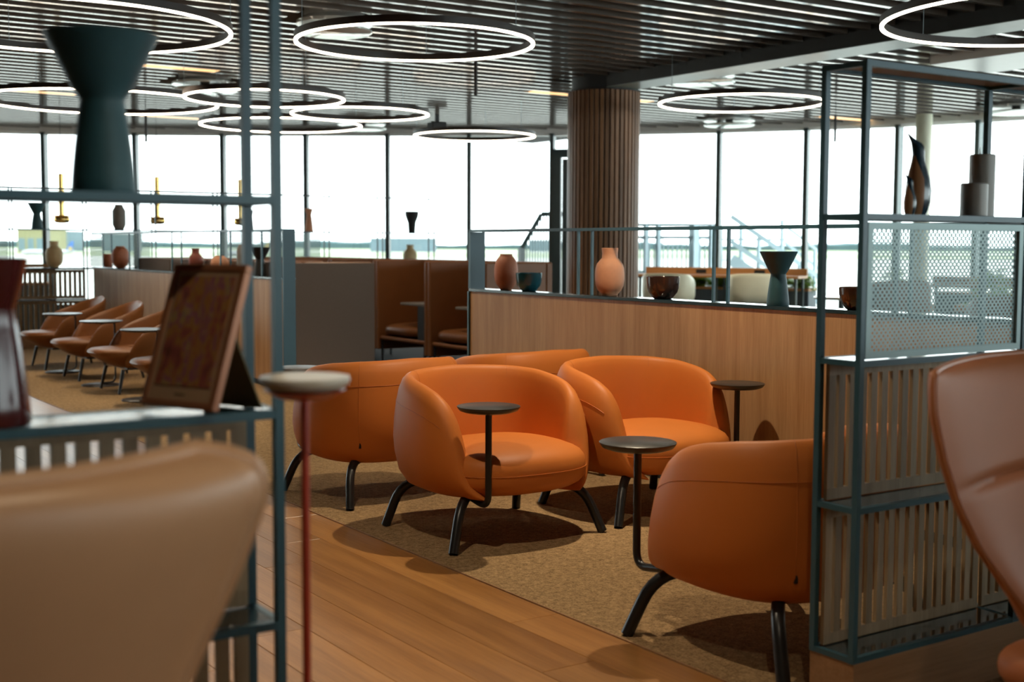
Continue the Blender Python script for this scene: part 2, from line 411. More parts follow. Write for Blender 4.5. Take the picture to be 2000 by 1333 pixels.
# windows
for i, ((a, b), (c, d)) in enumerate(zip(FA, FA[1:])):
    L = math.hypot(c-a, d-b); ang = math.atan2(d-b, c-a)
    we = sempty('window_%d' % (i+1), (a, b, 0)); we.rotation_euler = (0, 0, ang)
    B(-0.03, 0.03, -0.09, 0.09, SILL, ZH, 0.004).build('mullion', M_mullion, we)
    B(0.03, L-0.03, -0.05, 0.05, SILL, SILL+0.06).build('sill_rail', M_mullion, we)
    B(0.03, L-0.03, -0.05, 0.05, ZH-0.03, ZH).build('head_rail', M_white, we)
    B(0.03, L-0.03, -0.008, 0.008, SILL+0.06, ZH-0.03).build('pane', M_glass, we)
    struct(B(-0.02, L+0.02, -0.10, 0.10, 0, SILL).build('wall_low_%d' % (i+1), M_planter)).matrix_world = Matrix.Translation((a, b, 0)) @ Matrix.Rotation(ang, 4, 'Z')
    struct(B(-0.03, L+0.03, -0.12, 0.12, ZH, 3.32).build('trim_%d' % (i+10), M_white)).matrix_world = Matrix.Translation((a, b, 0)) @ Matrix.Rotation(ang, 4, 'Z')
# glazed door left of the column
a, b = FA[15]; c, d = FA[16]; ang = math.atan2(d-b, c-a)
dr = sempty('door_1', (a, b, 0)); dr.rotation_euler = (0, 0, ang)
for x0, x1, z0, z1 in ((0.04, 0.16, 0.0, 2.62), (1.02, 1.14, 0.0, 2.62), (0.16, 1.02, 2.50, 2.62)):
    B(x0, x1, -0.2, -0.10, z0, z1).build('door_frame', M_door, dr)
B(0.18, 0.28, -0.185, -0.125, 0.0, 2.48).build('door_stile', M_door, dr)
B(0.28, 0.50, -0.24, -0.18, 2.38, 2.44).build('door_closer', M_white, dr)
MB().tube([(0.30, -0.19, 1.0), (0.30, -0.24, 1.0), (0.30, -0.24, 1.35), (0.30, -0.19, 1.35)], 0.012).build('handle', M_outsteel, dr, 40)
# closing walls out of view
struct(B(-6.1, -6.0, -6, 21, 0, 3.3).build('wall_left', M_wallpaint))
struct(B(-6, 3.48, -6.1, -6.0, 0, 3.3).build('wall_back', M_wallpaint))

struct(B(-3.0, 8.5, -0.85, -0.72, 0, 1.02).build('wall_low_rear', M_wallwood))  # unseen low wall, added to keep rear daylight off the lower shelves
# ================================================================== CEILING FIXTURES
def ring_light(x, y, r, label, z=2.55):
    t = thing('ring_light', label, 'ring light', (x, y, z), 0, 'slim round ring lights under the slatted ceiling')
    n = 96; hh = 0.050; ww = 0.023
    def rp(prof):
        mb = MB(); rows = []
        for k in range(n+1):
            q = 2*PI*k/n; rows.append([((r+dr)*math.cos(q), (r+dr)*math.sin(q), dz) for dr, dz in prof+[prof[0]]])
        return mb.grid(rows)
    rp([(-ww/2, 0.006), (ww/2, 0.006), (ww/2, hh), (-ww/2, hh)]).build('channel', M_ringdark, t, 30)
    rp([(-ww/2+0.001, -0.006), (ww/2-0.001, -0.006), (ww/2-0.001, 0.0065), (-ww/2+0.001, 0.0065)]).build('diffuser', M_ringlight, t, 30)
    for k in range(3):
        q = 2*PI*k/3+0.75+r*3
        MB().cyl(r*math.cos(q), r*math.sin(q), hh, 3.30-z, 0.0022, n=6).build('cable', M_outsteel, t)
    return t
RINGS = [(4.14, 7.27, 0.765, 'ring light hanging in front of the white ceiling disc, largest in the top centre'),
 (2.10, 8.00, 1.00, 'ring light behind the tall dark vase at the upper left, partly cut off'),
 (3.47, 11.97, 1.06, 'wide ring light at the far left below the dark vase'),
 (4.31, 10.12, 0.66, 'ring light with a white disc seen inside its left end', 2.47),
 (5.91, 11.49, 0.68, 'ring light just right of the two petrol posts, higher of the far pair'),
 (5.76, 13.08, 0.87, 'ring light low over the windows behind the two petrol posts'),
 (8.20, 12.97, 0.72, 'ring light farthest away, hanging against the windows left of the column'),
 (8.29, 8.55, 0.745, 'ring light to the right of the wood-clad column'),
 (6.70, 4.38, 0.955, 'ring light at the top right corner below the grey beam')]
for r_ in RINGS: ring_light(*r_)
DL = ['white ceiling disc behind the largest ring light', 'white ceiling disc inside the ring light at the left', 'white ceiling disc under the grey beam right of the column',
      'white ceiling disc low above the right-hand windows', 'white ceiling disc far back above the middle windows', 'white ceiling disc at the right edge behind the open shelf']
for (x, y, r), lb in zip(DISCS, DL):
    t = thing('ceiling_vent', lb, 'ceiling vent', (x, y, 2.80), 0, 'round white ceiling vents')
    MB().lathe([(0.0, 0.0), (r-0.02, 0.0), (r, 0.012), (r, 0.022), (r-0.02, 0.028), (0, 0.028)], 48).build('disc', M_disc, t, 40)
    MB().lathe([(r*0.86, 0.062), (r, 0.062), (r, 0.085), (r*0.8, 0.12), (r*0.78, 0.5), (r*0.76, 0.5), (r*0.78, 0.11)], 48).build('outer_ring', M_disc, t, 40)
    MB().cyl(0, 0, 0.028, 0.5, 0.05, n=12).build('stem', M_blackm, t, 40)
STR = [(3.1, 4.56, 11.64, 'at the left behind the dark vase'), (3.0, 3.97, 14.5, 'at the far left edge'), (5.3, 6.18, 16.25, 'far back above the left windows'),
       (7.95, 9.6, 11.28, 'behind the wood-clad column'), (12.5, 13.35, 11.28, 'right, behind the tall open shelf')]
for x0, x1, y, lb in STR:
    yy = ys+round((y-ys)/SLP)*SLP+SLP/2
    t = thing('strip_light', 'warm amber light strip between the ceiling slats ' + lb, 'strip light', ((x0+x1)/2, yy, ZS+0.03), 0, 'warm light strips in the ceiling')
    h = (x1-x0)/2
    B(-h, h, -0.09, 0.09, -0.028, -0.016).build('diffuser', M_warmstrip, t)
    B(-h-0.01, h+0.01, -0.088, 0.088, -0.016, 0.06).build('housing', M_blackm, t)
for x, y, z0, lb in ((6.05, 9.55, 2.56, 'thin dark rod hanging from the ceiling below the central ring light'), (4.75, 14.6, 2.42, 'thin dark rod hanging at the left above the windows'), (11.5, 10.3, 2.47, 'thin dark rod hanging behind the tall open shelf')):
    t = thing('hanging_rod', lb, 'rod', (x, y, z0))
    MB().cyl(0, 0, 0, 0.30, 0.016, n=12).build('tube', M_ringdark, t, 40)
    MB().cyl(0, 0, 0.30, 3.30-z0, 0.004, n=6).build('wire', M_blackm, t)
t = thing('speaker', 'small black box under the ceiling inside the farthest ring light', 'speaker', (8.35, 14.1, 2.72))
B(-0.11, 0.11, -0.07, 0.07, 0, 0.09, 0.01).build('housing', M_blackm, t); B(-0.02, 0.02, -0.02, 0.02, 0.09, 0.58).build('bracket', M_blackm, t)

def downlight(x, y, power, lb, angle=100, z=2.93):
    t = thing('downlight', lb, 'downlight', (x, y, z), 0, 'small black downlights between the slats')
    MB().lathe([(0.045, 0.0), (0.055, 0.0), (0.055, 0.10), (0.0, 0.10), (0.0, 0.06), (0.045, 0.04)], 24).build('can', M_blackm, t, 40)
    MB().cyl(0, 0, 0.30-0.0, 0.37, 0.006, n=6).build('hanger', M_blackm, t)
    MB().cyl(0, 0, 0.10, 0.31, 0.01, n=8).build('stem', M_blackm, t)
    MB().cyl(0, 0, 0.042, 0.05, 0.042, n=20).build('lens', M_lamp, t)
    add_spot('downlight_beam', (0, 0, -0.005), power, angle, parent=t)
DLS = [(3.63, 4.45, 215, 'above the orange armchairs'), (3.5, 7.7, 120, 'above the gap in the partition'), (3.35, 10.2, 110, 'above the nearest brown armchairs at the left'),
       (3.35, 12.6, 110, 'above the farthest brown armchairs at the left'), (1.55, 3.3, 105, 'above the wooden aisle'), (1.0, 0.75, 60, 'above the camera side of the left shelf'),
       (1.5, 6.9, 70, 'over the far aisle'), (1.5, 11.0, 70, 'at the far end of the aisle'), (5.7, 10.2, 60, 'above the booth seats'), (5.7, 12.4, 60, 'above the far booth seats'), (10.4, 12.0, 170, 'above the window desk'), (10.2, 9.0, 150, 'above the brown stool by the windows')]
for x, y, p, lb in DLS: downlight(x, y, p, 'small black downlight ' + lb)

# ================================================================== OUTDOORS
GZ = -5.0
struct(B(-2600, 2600, 15.0, 260, GZ-1, GZ).build('ground', M_apron)).matrix_world = Matrix.Rotation(-YAW, 4, 'Z') @ Matrix.Translation((0, 8, 0))
def strip(name, y0, y1, m, z=0.0):
    o = struct(B(-3500, 3500, y0, y1, GZ-1, GZ+z).build(name, m)); o.matrix_world = Matrix.Rotation(-YAW, 4, 'Z'); return o
strip('ground_far', 268, 620, M_apron); strip('grass_strip', 620, 1050, M_grass); strip('runway', 1050, 1250, M_apron); strip('grass_far', 1250, 2600, M_grass)
def cloc(px, dist, z=GZ):
    r = (px-1000)/FPX*dist
    return (math.sin(YAW)*dist+math.cos(YAW)*r, math.cos(YAW)*dist-math.sin(YAW)*r, z)
tl = MB(); rows = []
for i in range(200):
    u = -2300+i*23.0
    h = 9.2+2.6*math.sin(i*0.37)+random.uniform(-1.6, 1.6)
    rows.append([(u, 1900, 0), (u, 1897, h*0.8), (u, 1905, h), (u, 1930, h), (u, 1940, 0)])
tl.grid(rows)
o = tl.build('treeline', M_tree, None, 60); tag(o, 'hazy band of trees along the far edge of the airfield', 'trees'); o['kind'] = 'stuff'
o.matrix_world = Matrix.Translation((0, 0, GZ)) @ Matrix.Rotation(-YAW, 4, 'Z')
def hangar(px, dist, wid, ht, m, label, roof=True, ribs=0):
    t = thing('hangar', label, 'building', cloc(px, dist), -YAW)
    B(-wid/2, wid/2, 0, 40, 0, ht).build('wall', m, t)
    MB().box(-wid/2-0.5, wid/2+0.5, -0.5, 40.5, ht, ht+0.6).build('roof', M_planewhite, t)
    n = max(3, int(wid/9))
    for k in range(n):
        x = -wid/2+wid*(k+0.5)/n
        B(x-wid/n*0.36, x+wid/n*0.36, -0.15, 0.0, ht*0.12, ht*0.62).build('door_panel', M_hangar, t)
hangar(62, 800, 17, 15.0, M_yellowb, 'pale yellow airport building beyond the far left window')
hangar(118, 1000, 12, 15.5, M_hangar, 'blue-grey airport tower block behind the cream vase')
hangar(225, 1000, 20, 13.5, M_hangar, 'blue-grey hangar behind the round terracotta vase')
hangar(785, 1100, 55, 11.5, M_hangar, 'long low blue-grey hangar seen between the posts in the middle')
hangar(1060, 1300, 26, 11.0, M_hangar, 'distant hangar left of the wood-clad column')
def plane(px, dist, label, s=1.0, m=M_tailblue, m2=M_tailyel, flip=1):
    t = thing('aircraft', label, 'aircraft', cloc(px, dist), -YAW-(0.0 if flip > 0 else PI))
    def fin(y0, y1, poly): return MB().add([(x, y, z) for y in (y0, y1) for x, z in poly], [tuple(range(len(poly)-1, -1, -1)), tuple(range(len(poly), 2*len(poly)))]+[(i, (i+1) % len(poly), len(poly)+(i+1) % len(poly), len(poly)+i) for i in range(len(poly))])
    fin(-0.2*s, 0.2*s, [(-3.2*s, 3.2*s), (1.6*s, 3.2*s), (2.6*s, 9.6*s), (0.9*s, 9.6*s)]).build('tail_fin', m, t)
    n = 16
    fin(-0.24*s, 0.24*s, [(0.25*s+1.35*s*math.cos(2*PI*i/n), 4.9*s+1.35*s*math.sin(2*PI*i/n)) for i in range(n)]).build('tail_badge', m2, t)
    MB().tube([(3.8*s, 0, 3.4*s), (0, 0, 3.0*s), (-6*s, 0, 2.6*s), (-26*s, 0, 2.5*s), (-30*s, 0, 2.3*s), (-32*s, 0, 2.0*s)], [0.2*s, 0.9*s, 1.7*s, 1.8*s, 1.4*s, 0.2*s], 14).build('fuselage', M_planewhite, t, 60)
    fin(-6*s, 6*s, [(-0.5*s, 3.3*s), (2.0*s, 3.3*s), (2.0*s, 3.5*s), (-0.5*s, 3.5*s)]).build('tailplane', M_planewhite, t)
    fin(-14*s, 14*s, [(-17*s, 1.6*s), (-12*s, 1.6*s), (-12*s, 1.9*s), (-17*s, 1.9*s)]).build('wing', M_planewhite, t)
    for x, y in ((-15, 2.5), (-15, -2.5), (-28, 0)): MB().cyl(x*s, y*s, 0, 1.8*s, 0.3*s, n=8).build('gear_leg', M_blackm, t)
plane(138, 620, 'parked aircraft with a blue tail and yellow badge beside the cream vase', 0.75)
plane(520, 620, 'parked aircraft with a pale tail seen right of the grey vase', 0.72, M_tailyel, M_tailblue)
# outdoor stair and platform
def rail_run(t, pts, z0s, z1s, nbal, lv=(1.0, 0.0)):
    pass
os_ = thing('outdoor_stair', 'grey steel outdoor stair and railed platform beyond the right-hand windows', 'stair', (0, 0, 0))
def pw(px, dist, z): x, y, _ = cloc(px, dist, 0); return (x, y, z)
D1 = 21.5
for z in (1.60, 1.39, 0.80): MB().bar(pw(1235, D1, z), pw(1405, D1, z), 0.05).build('rail', M_outsteel, os_)
for px in (1260, 1284, 1354, 1387, 1404): MB().bar(pw(px, D1, -5), pw(px, D1, 1.6), 0.07 if px != 1354 else 0.13).build('post', M_outsteel, os_)
for k in range(19):
    px = 1240+k*9; MB().bar(pw(px, D1, 0.8), pw(px, D1, 1.28), 0.018).build('baluster', M_outsteel, os_)
for px in (1256, 1289, 1349, 1362, 1382): MB().tube([(Vector(pw(px, D1, 1.33))+Vector((0.045*math.cos(q)*math.cos(YAW), -0.045*math.cos(q)*math.sin(YAW), 0.045*math.sin(q)))) for q in [2*PI*i/12 for i in range(12)]], 0.010, 6, True).build('ring_bracket', M_outsteel, os_, 40)
MB().box(-0.1, 3.0, -0.6, 0.6, 0.70, 0.80).build('platform', M_outsteel, os_).matrix_world = Matrix.Translation(pw(1235, D1+0.7, 0)) @ Matrix.Rotation(-YAW, 4, 'Z')
for dz in (0.0, 0.42, 0.72): MB().bar(pw(1425, D1, 1.75-dz), pw(1600, D1, 0.72-dz), 0.07 if dz < 0.5 else 0.18).build('stringer', M_outsteel, os_)
for dz in (0.0, 0.3): MB().bar(pw(1530, D1+1.3, 1.62-dz), pw(1598, D1+1.3, 1.15-dz), 0.05).build('rail', M_outsteel, os_)
for px, z in ((1445, 1.64), (1480, 1.43), (1525, 1.7), (1560, 0.96), (1590, 1.18)): MB().bar(pw(px, D1+0.4, -5), pw(px, D1+0.4, z), 0.05).build('post', M_outsteel, os_)
for k in range(9):
    px = 1430+k*19; z = 1.0-k*0.115
    MB().box(-0.10, 0.10, -0.5, 0.5, -0.02, 0.02).build('tread', M_outsteel, os_).matrix_world = Matrix.Translation(pw(px, D1+0.5, z)) @ Matrix.Rotation(-YAW, 4, 'Z')
MB().bar(pw(1408, D1, 1.36), pw(1530, D1, 1.36), 0.035).build('rail', M_outsteel, os_)
o2 = thing('outdoor_handrail', 'sloping outdoor handrail with upright bars seen left of the wood-clad column', 'handrail', (0, 0, 0))
D2 = 20.5
MB().bar(pw(1056, D2, 1.75), pw(1018, D2, 1.20), 0.07).build('rail', M_mullion, o2)
MB().bar(pw(1018, D2, -5), pw(1018, D2, 1.20), 0.09).build('post', M_mullion, o2)
for k in range(15):
    px = 1023+k*5.4; MB().bar(pw(px, D2, -5), pw(px, D2, min(1.75, 1.22+(px-1018)*0.0145)), 0.02).build('bar', M_outsteel, o2)
MB().bar(pw(1056, D2, 1.75), pw(1100, D2, 1.75), 0.07).build('rail', M_mullion, o2)

# ================================================================== LOW PARTITIONS (oak, x = 4.407)
PX = 4.407
def partition(label, y0, y1, posts, end_lo=True, rail=1.345, seams=()):
    t = thing('low_partition', label, 'partition', (PX, y0, 0.004))
    L = y1-y0
    edges = [0.0]+[s-y0 for s in seams]+[L]
    for a, b in zip(edges, edges[1:]):
        B(0.0, 0.10, a+0.0015, b-0.0015, 0.05, 0.943).build('wood_panel', M_wallwood, t)
    B(0.02, 0.085, 0.0, L, 0.0, 0.05).build('plinth', M_blackm, t)
    B(-0.008, 0.115, -0.008, L+0.008, 0.943, 0.962, 0.002).build('shelf', M_shelf, t)
    for x in (0.0, 0.099):
        B(x-0.006, x+0.008, -0.006, L+0.006, rail-0.016, rail).build('rail', M_teal, t)
        for p in posts: B(x-0.006, x+0.008, p-y0-0.007, p-y0+0.007, 0.962, rail-0.016).build('post', M_teal, t)
    return t, L
pr, L = partition('low oak partition with shelf and rails behind the orange armchairs', 2.42, 7.02, (2.46, 3.59, 4.72, 5.85))
B(-0.006, 0.107, L-0.012, L+0.012, 0.962, 1.329).build('end_panel', M_teal, pr)
B(-0.012, 0.115, L+0.0, L+0.016, 0.0, 0.943).build('end_trim', M_teal, pr)
pl, L2 = partition('low oak partition with shelf and rails behind the brown armchairs', 10.0, 15.62, (10.45, 11.43, 12.78, 14.2, 15.2), rail=1.375, seams=(12.95,))
B(-0.012, 0.10, -0.03, -0.009, 0.0, 1.375).build('end_panel', M_teal, pl)

# far divider shelf unit along x at y = 15.7
fd = thing('shelf_divider', 'thin tall shelf divider in front of the left-hand windows holding vases', 'shelf', (0, 15.70, 0))
FX0, FX1 = 0.2, 9.28
B(FX0, FX1, 0.0, 0.17, 0.935, 0.958).build('shelf', M_shelf, fd)
B(FX0, FX1, 0.0, 0.17, 1.405, 1.420).build('shelf', M_teal, fd)
for z in (1.895, 0.56): 
    for y in (0.0, 0.155): B(FX0, FX1 if z > 1 else 4.38, y, y+0.014, z, z+0.014).build('rail', M_black, fd)
for x in (0.55, 1.5, 2.5, 3.50, 4.36, 5.21, 6.02, 7.60, 8.42, 9.25):
    for y in (0.0, 0.155): B(x-0.007, x+0.007, y, y+0.014, 0.0, 1.895).build('post', M_black, fd)
def slat_panel(t, x0, x1, y, z0, z1, pitch=0.041, wd=0.025, th=0.012, fr=0.03):
    p = B(x0, x1, y, y+th, z1-fr, z1).build('panel_rail', M_slatwood, t)
    B(x0, x1, y, y+th, z0, z0+fr).build('panel_rail', M_slatwood, t)
    B(x0, x0+fr*0.9, y, y+th, z0+fr, z1-fr).build('panel_stile', M_slatwood, t); B(x1-fr*0.9, x1, y, y+th, z0+fr, z1-fr).build('panel_stile', M_slatwood, t)
    me = B(-wd/2, wd/2, y, y+th, z0+fr, z1-fr).mesh('slat', M_slatwood)
    n = int((x1-x0-2*fr)/pitch)
    for k in range(n):
        put('slat', me, t, (x0+fr+(k+0.5)*(x1-x0-2*fr)/n, 0, 0))
for a, b in ((2.52, 3.48), (3.52, 4.35)):
    slat_panel(fd, a, b, 0.07, 0.58, 0.93, 0.056, 0.034, 0.014, 0.035)
    slat_panel(fd, a, b, 0.07, 0.14, 0.555, 0.056, 0.034, 0.014, 0.035)
def perf(x0, x1, z0, z1, y, nx, nz, f=0.62):
    mb = MB(); hx = (x1-x0)/nx; hz = (z1-z0)/nz; rr = f*min(hx, hz)/2
    sq = [(-1, -1), (0, -1), (1, -1), (1, 0), (1, 1), (0, 1), (-1, 1), (-1, 0)]
    for j in range(nz):
        cz = z0+hz*(j+0.5); odd = j % 2
        if odd:
            for xa in (x0, x1-hx/2): mb.add([(xa, y, cz-hz/2), (xa+hx/2, y, cz-hz/2), (xa+hx/2, y, cz+hz/2), (xa, y, cz+hz/2)], [(0, 1, 2, 3)])
        for i in range(nx-odd):
            cx = x0+hx*(i+0.5+0.5*odd)
            vs = [(cx+a*hx/2, y, cz+b*hz/2) for a, b in sq]+[(cx+rr*math.cos(math.atan2(b, a)), y, cz+rr*math.sin(math.atan2(b, a))) for a, b in sq]
            mb.add(vs, [(k, (k+1) % 8, 8+(k+1) % 8, 8+k) for k in range(8)])
    return mb
for a, b in ((2.55, 3.46), (4.42, 5.16), (6.1, 7.5)):
    perf(a, b, 0.965, 1.40, 0.08, int((b-a)/0.022), 20, 0.7).build('perforated_sheet', M_perf, fd)
B(0.2, 4.35, 0.03, 0.14, 0, 0.14).build('plinth', M_plinth, fd)

# ================================================================== OPEN SHELVES (foreground)
LEV = (0.173, 0.570, 0.955, 1.335, 1.722)
def open_shelf(label, x0, x1, y0, posts, panels, mesh=None, top_plate=True):
    t = thing('open_shelf', label, 'shelf', (0, y0, 0)); dp = 0.135; s = 0.0085; sr = 0.0076
    B(x0-0.004, x1, 0.0-0.004, dp+0.012, 0.0, LEV[0]-0.016).build('plinth', M_plinth, t)
    for x in posts:
        for y in (0.0, dp): B(x-s, x+s, y-s+0.004, y+s+0.004, LEV[0]-0.0155, LEV[-1]+0.0006).build('post', M_teal, t)
    for i, z in enumerate(LEV):
        m = M_shelf if i < 4 else M_teal
        if i == 4:
            B(x0, x1, 0.012, dp-0.004, z-0.006, z-0.002).build('top_plate', mat_top, t)
        else: B(x0+0.01, x1, 0.012, dp-0.004, z-0.012, z-0.001).build('shelf_plate', m, t)
        for y in (0.0, dp): B(x0-0.002, x1, y-sr+0.004, y+sr+0.004, z-0.016, z).build('rail', M_teal, t)
        for x in posts: B(x-sr, x+sr, s+0.004, dp-s+0.004, z-0.0155, z-0.0005).build('cross_rail', M_teal, t)
    for a, b in panels:
        slat_panel(t, a, b, dp-0.02, LEV[0]+0.002, LEV[1]-0.018)
        slat_panel(t, a, b, dp-0.02, LEV[1]+0.002, LEV[2]-0.018)
    if mesh:
        a, b = mesh; z0, z1 = LEV[2]+0.004, LEV[3]-0.022; y = -0.004; fr = 0.018
        for q in ((a, b, z1-fr, z1), (a, b, z0, z0+fr), (a, a+fr, z0+fr, z1-fr), (b-fr, b, z0+fr, z1-fr)): B(q[0], q[1], y, y+0.018, q[2], q[3]).build('mesh_frame', M_perf, t)
        perf(a+fr, b-fr, z0+fr, z1-fr, y+0.009, 36, 36, 0.84).build('perforated_sheet', M_perf, t)
    return t
mat_top = mat('translucent_top', (0.30, 0.27, 0.24), 0.35, var=0.04)
open_shelf('tall open shelf at the left with the dark vase, slatted panels and petrol steel frame', -1.30, 0.915, 2.10, (0.915, -0.45, -1.29), ((-0.44, 0.90), (-1.28, -0.46)))
open_shelf('tall open shelf at the right with bird figurines and perforated panel', 2.563, 4.38, 2.191, (2.563, 3.25, 3.8, 4.37), ((2.575, 3.24), (3.26, 3.79), (3.81, 4.36)), (2.575, 3.232))

# ================================================================== VASES AND BOWLS
def vase(name, prof, m, label, cat, loc, inner=True, group=None, n=40):
    t = prof
    if inner:
        top = prof[-1]; th = 0.006*max(0.6, min(1, top[0]/0.04))
        t = prof+[(top[0]-th*0.5, top[1]+th*0.4), (top[0]-th, top[1])]+[(max(0.006, r-th), z) for r, z in reversed(prof[2:-1]) if r > th*1.5]+[(0.0, prof[2][1]+0.006)]
    o = MB().lathe([(0.0, 0.0)]+t, n).build(name, m, None, 50); o.location = loc
    return tag(o, label, cat, group)
def hourglass(h, rt, rw, rb, wf=0.58):
    return [(rb*0.97, 0), (rb, 0.004)]+[(rb+(rw-rb)*((k/6)**1.35), h*wf*k/6) for k in range(1, 7)]+[(rw*1.02, h*(wf+0.015))]+[(rw+(rt-rw)*(k/5)**0.92, h*wf+h*(1-wf)*k/5) for k in range(1, 6)]
def bottle(h, r, rn, rb, nf=0.78):
    return [(rb*0.9, 0), (rb, 0.003), (rb*1.02, h*0.04), (r*0.80, h*0.12), (r*0.95, h*0.22), (r, h*0.34), (r, h*0.48), (r*0.97, h*0.58), (r*0.88, h*0.67), (r*0.72, h*0.735), (rn*1.15, h*(nf-0.01)), (rn, h*(nf+0.02)), (rn*0.98, h*0.9), (rn*1.05, h)]
def ovoid(h, r, rn, rb):
    return [(rb*0.9, 0), (rb, 0.003), (rb*1.03, h*0.03), (r*0.78, h*0.14), (r*0.94, h*0.26), (r, h*0.42), (r*1.0, h*0.58), (r*0.95, h*0.72), (r*0.82, h*0.84), (r*0.62, h*0.925), (rn, h*0.96), (rn, h)]
def bowl(h, r, rb):
    return [(rb*0.9, 0), (rb, 0.003), (rb*1.08, h*0.06), (r*0.86, h*0.30), (r*0.94, h*0.48), (r*0.98, h*0.75), (r, h)]
SH = 0.966
vase('hourglass_vase', hourglass(0.262, 0.093, 0.036, 0.053), M_tealcer, 'large dark teal hourglass vase on the upper shelf at the left, out of focus', 'vase', (0.632, 2.168, LEV[3]+0.0005), n=56)
vase('hourglass_vase', hourglass(0.268, 0.068, 0.046, 0.068, 0.70), M_redgl, 'glossy dark red vase cut off by the left edge on the lower shelf', 'vase', (0.437, 2.168, LEV[2]+0.0005), n=56)
vase('ovoid_vase', ovoid(0.225, 0.075, 0.039, 0.038), M_terra, 'terracotta ovoid vase at the far end of the oak partition shelf', 'vase', (4.462, 6.68, SH))
vase('bowl', bowl(0.112, 0.082, 0.045), M_tealgl, 'glossy teal bowl beside the terracotta ovoid vase', 'bowl', (4.464, 6.43, SH))
vase('bottle_vase', bottle(0.268, 0.083, 0.045, 0.046), M_pink, 'salmon clay bottle vase between the two pairs of shelf posts', 'vase', (4.464, 5.63, SH), n=48)
vase('bowl', bowl(0.118, 0.089, 0.050), M_browngl, 'glossy dark brown bowl on the oak partition shelf', 'bowl', (4.462, 5.17, SH))
vase('hourglass_vase', hourglass(0.257, 0.090, 0.036, 0.054), M_tealcer, 'teal hourglass vase in sharp focus on the oak partition shelf', 'vase', (4.462, 4.33, SH), n=48)
vase('bowl', bowl(0.10, 0.085, 0.05), M_browngl, 'brown bowl half hidden by the post of the right-hand open shelf', 'bowl', (4.462, 3.84, SH))
# left partition shelf
vase('cup', bowl(0.16, 0.058, 0.04), M_terra, 'small terracotta cup next to the round terracotta vase', 'cup', (4.462, 15.2, SH))
vase('round_vase', ovoid(0.25, 0.098, 0.05, 0.05), M_terra, 'round terracotta vase on the shelf behind the brown armchairs', 'vase', (4.464, 14.72, SH))
vase('bottle_vase', bottle(0.235, 0.07, 0.037, 0.04), M_redcer, 'dark red bottle vase above the top of the picture frame', 'vase', (4.464, 12.25, SH))
vase('round_vase', ovoid(0.17, 0.088, 0.045, 0.055), M_pink, 'squat orange clay vase above the top of the picture frame', 'vase', (4.464, 11.60, SH))
vase('cylinder_vase', [(0.05, 0), (0.055, 0.003), (0.058, 0.02), (0.058, 0.22), (0.052, 0.25), (0.036, 0.275)], M_greycer, 'grey stoneware vase behind the dark cone vase', 'vase', (4.464, 11.02, SH))
vase('hourglass_vase', hourglass(0.255, 0.095, 0.036, 0.054), M_blackm, 'black cone-topped vase near the end of the left partition shelf', 'vase', (4.462, 10.62, SH))
# far divider
vase('bottle_vase', bottle(0.315, 0.103, 0.052, 0.052), M_creamcer, 'cream stoneware bottle vase on the far divider at the left', 'vase', (3.99, 15.785, 0.958))
Z2 = 1.420
vase('hourglass_vase', hourglass(0.31, 0.105, 0.042, 0.066), M_tealcer, 'small far teal hourglass vase at the upper left against the window', 'vase', (3.80, 15.785, Z2))
vase('cylinder_vase', [(0.052, 0), (0.056, 0.003), (0.082, 0.06), (0.082, 0.235), (0.05, 0.29), (0.05, 0.31)], M_greycer, 'grey faceted cylinder vase on the upper level of the far divider', 'vase', (4.78, 15.785, Z2))
vase('hourglass_vase', hourglass(0.27, 0.058, 0.036, 0.06, 0.72), M_greycer, 'grey hourglass vase half hidden by the petrol posts', 'vase', (6.47, 15.785, Z2))
vase('hourglass_vase', hourglass(0.31, 0.055, 0.034, 0.058, 0.72), M_pink, 'slender pink hourglass vase against the window', 'vase', (7.34, 15.785, Z2))
vase('goblet_vase', [(0.045, 0), (0.048, 0.003), (0.056, 0.10), (0.058, 0.14), (0.085, 0.21), (0.098, 0.26), (0.098, 0.30)], M_blackm, 'black goblet-shaped vase at the right end of the far divider', 'vase', (8.93, 15.785, Z2))
vase('bottle_vase', bottle(0.29, 0.10, 0.052, 0.052), M_creamcer, 'pale yellow bottle vase above the booth seats', 'vase', (8.9, 15.785, 0.958))
# brass pendants
for i, (x, y, lb) in enumerate(((4.25, 16.4, 'leftmost brass pendant lamp against the far windows'), (5.47, 16.4, 'middle brass pendant lamp against the far windows'), (6.62, 16.4, 'right brass pendant lamp beside the petrol posts'))):
    t = thing('pendant_lamp', lb, 'pendant lamp', (x, y, 1.50), 0, 'brass pendant lamps over the window desk')
    MB().lathe([(0.02, 0.0), (0.075, 0.005), (0.09, 0.02), (0.10, 0.045), (0.092, 0.075), (0.075, 0.09), (0.03, 0.10), (0.024, 0.11)], 36).build('shade', M_brass, t, 50)
    MB().lathe([(0.10, 0.085), (0.105, 0.09), (0.105, 0.098), (0.03, 0.106)], 36).build('rim', M_brass, t, 50)
    MB().cyl(0, 0, 0.10, 0.62, 0.034, n=16).build('stem', M_brass, t, 40)
    MB().cyl(0, 0, 0.62, 1.80, 0.003, n=6).build('cable', M_blackm, t)

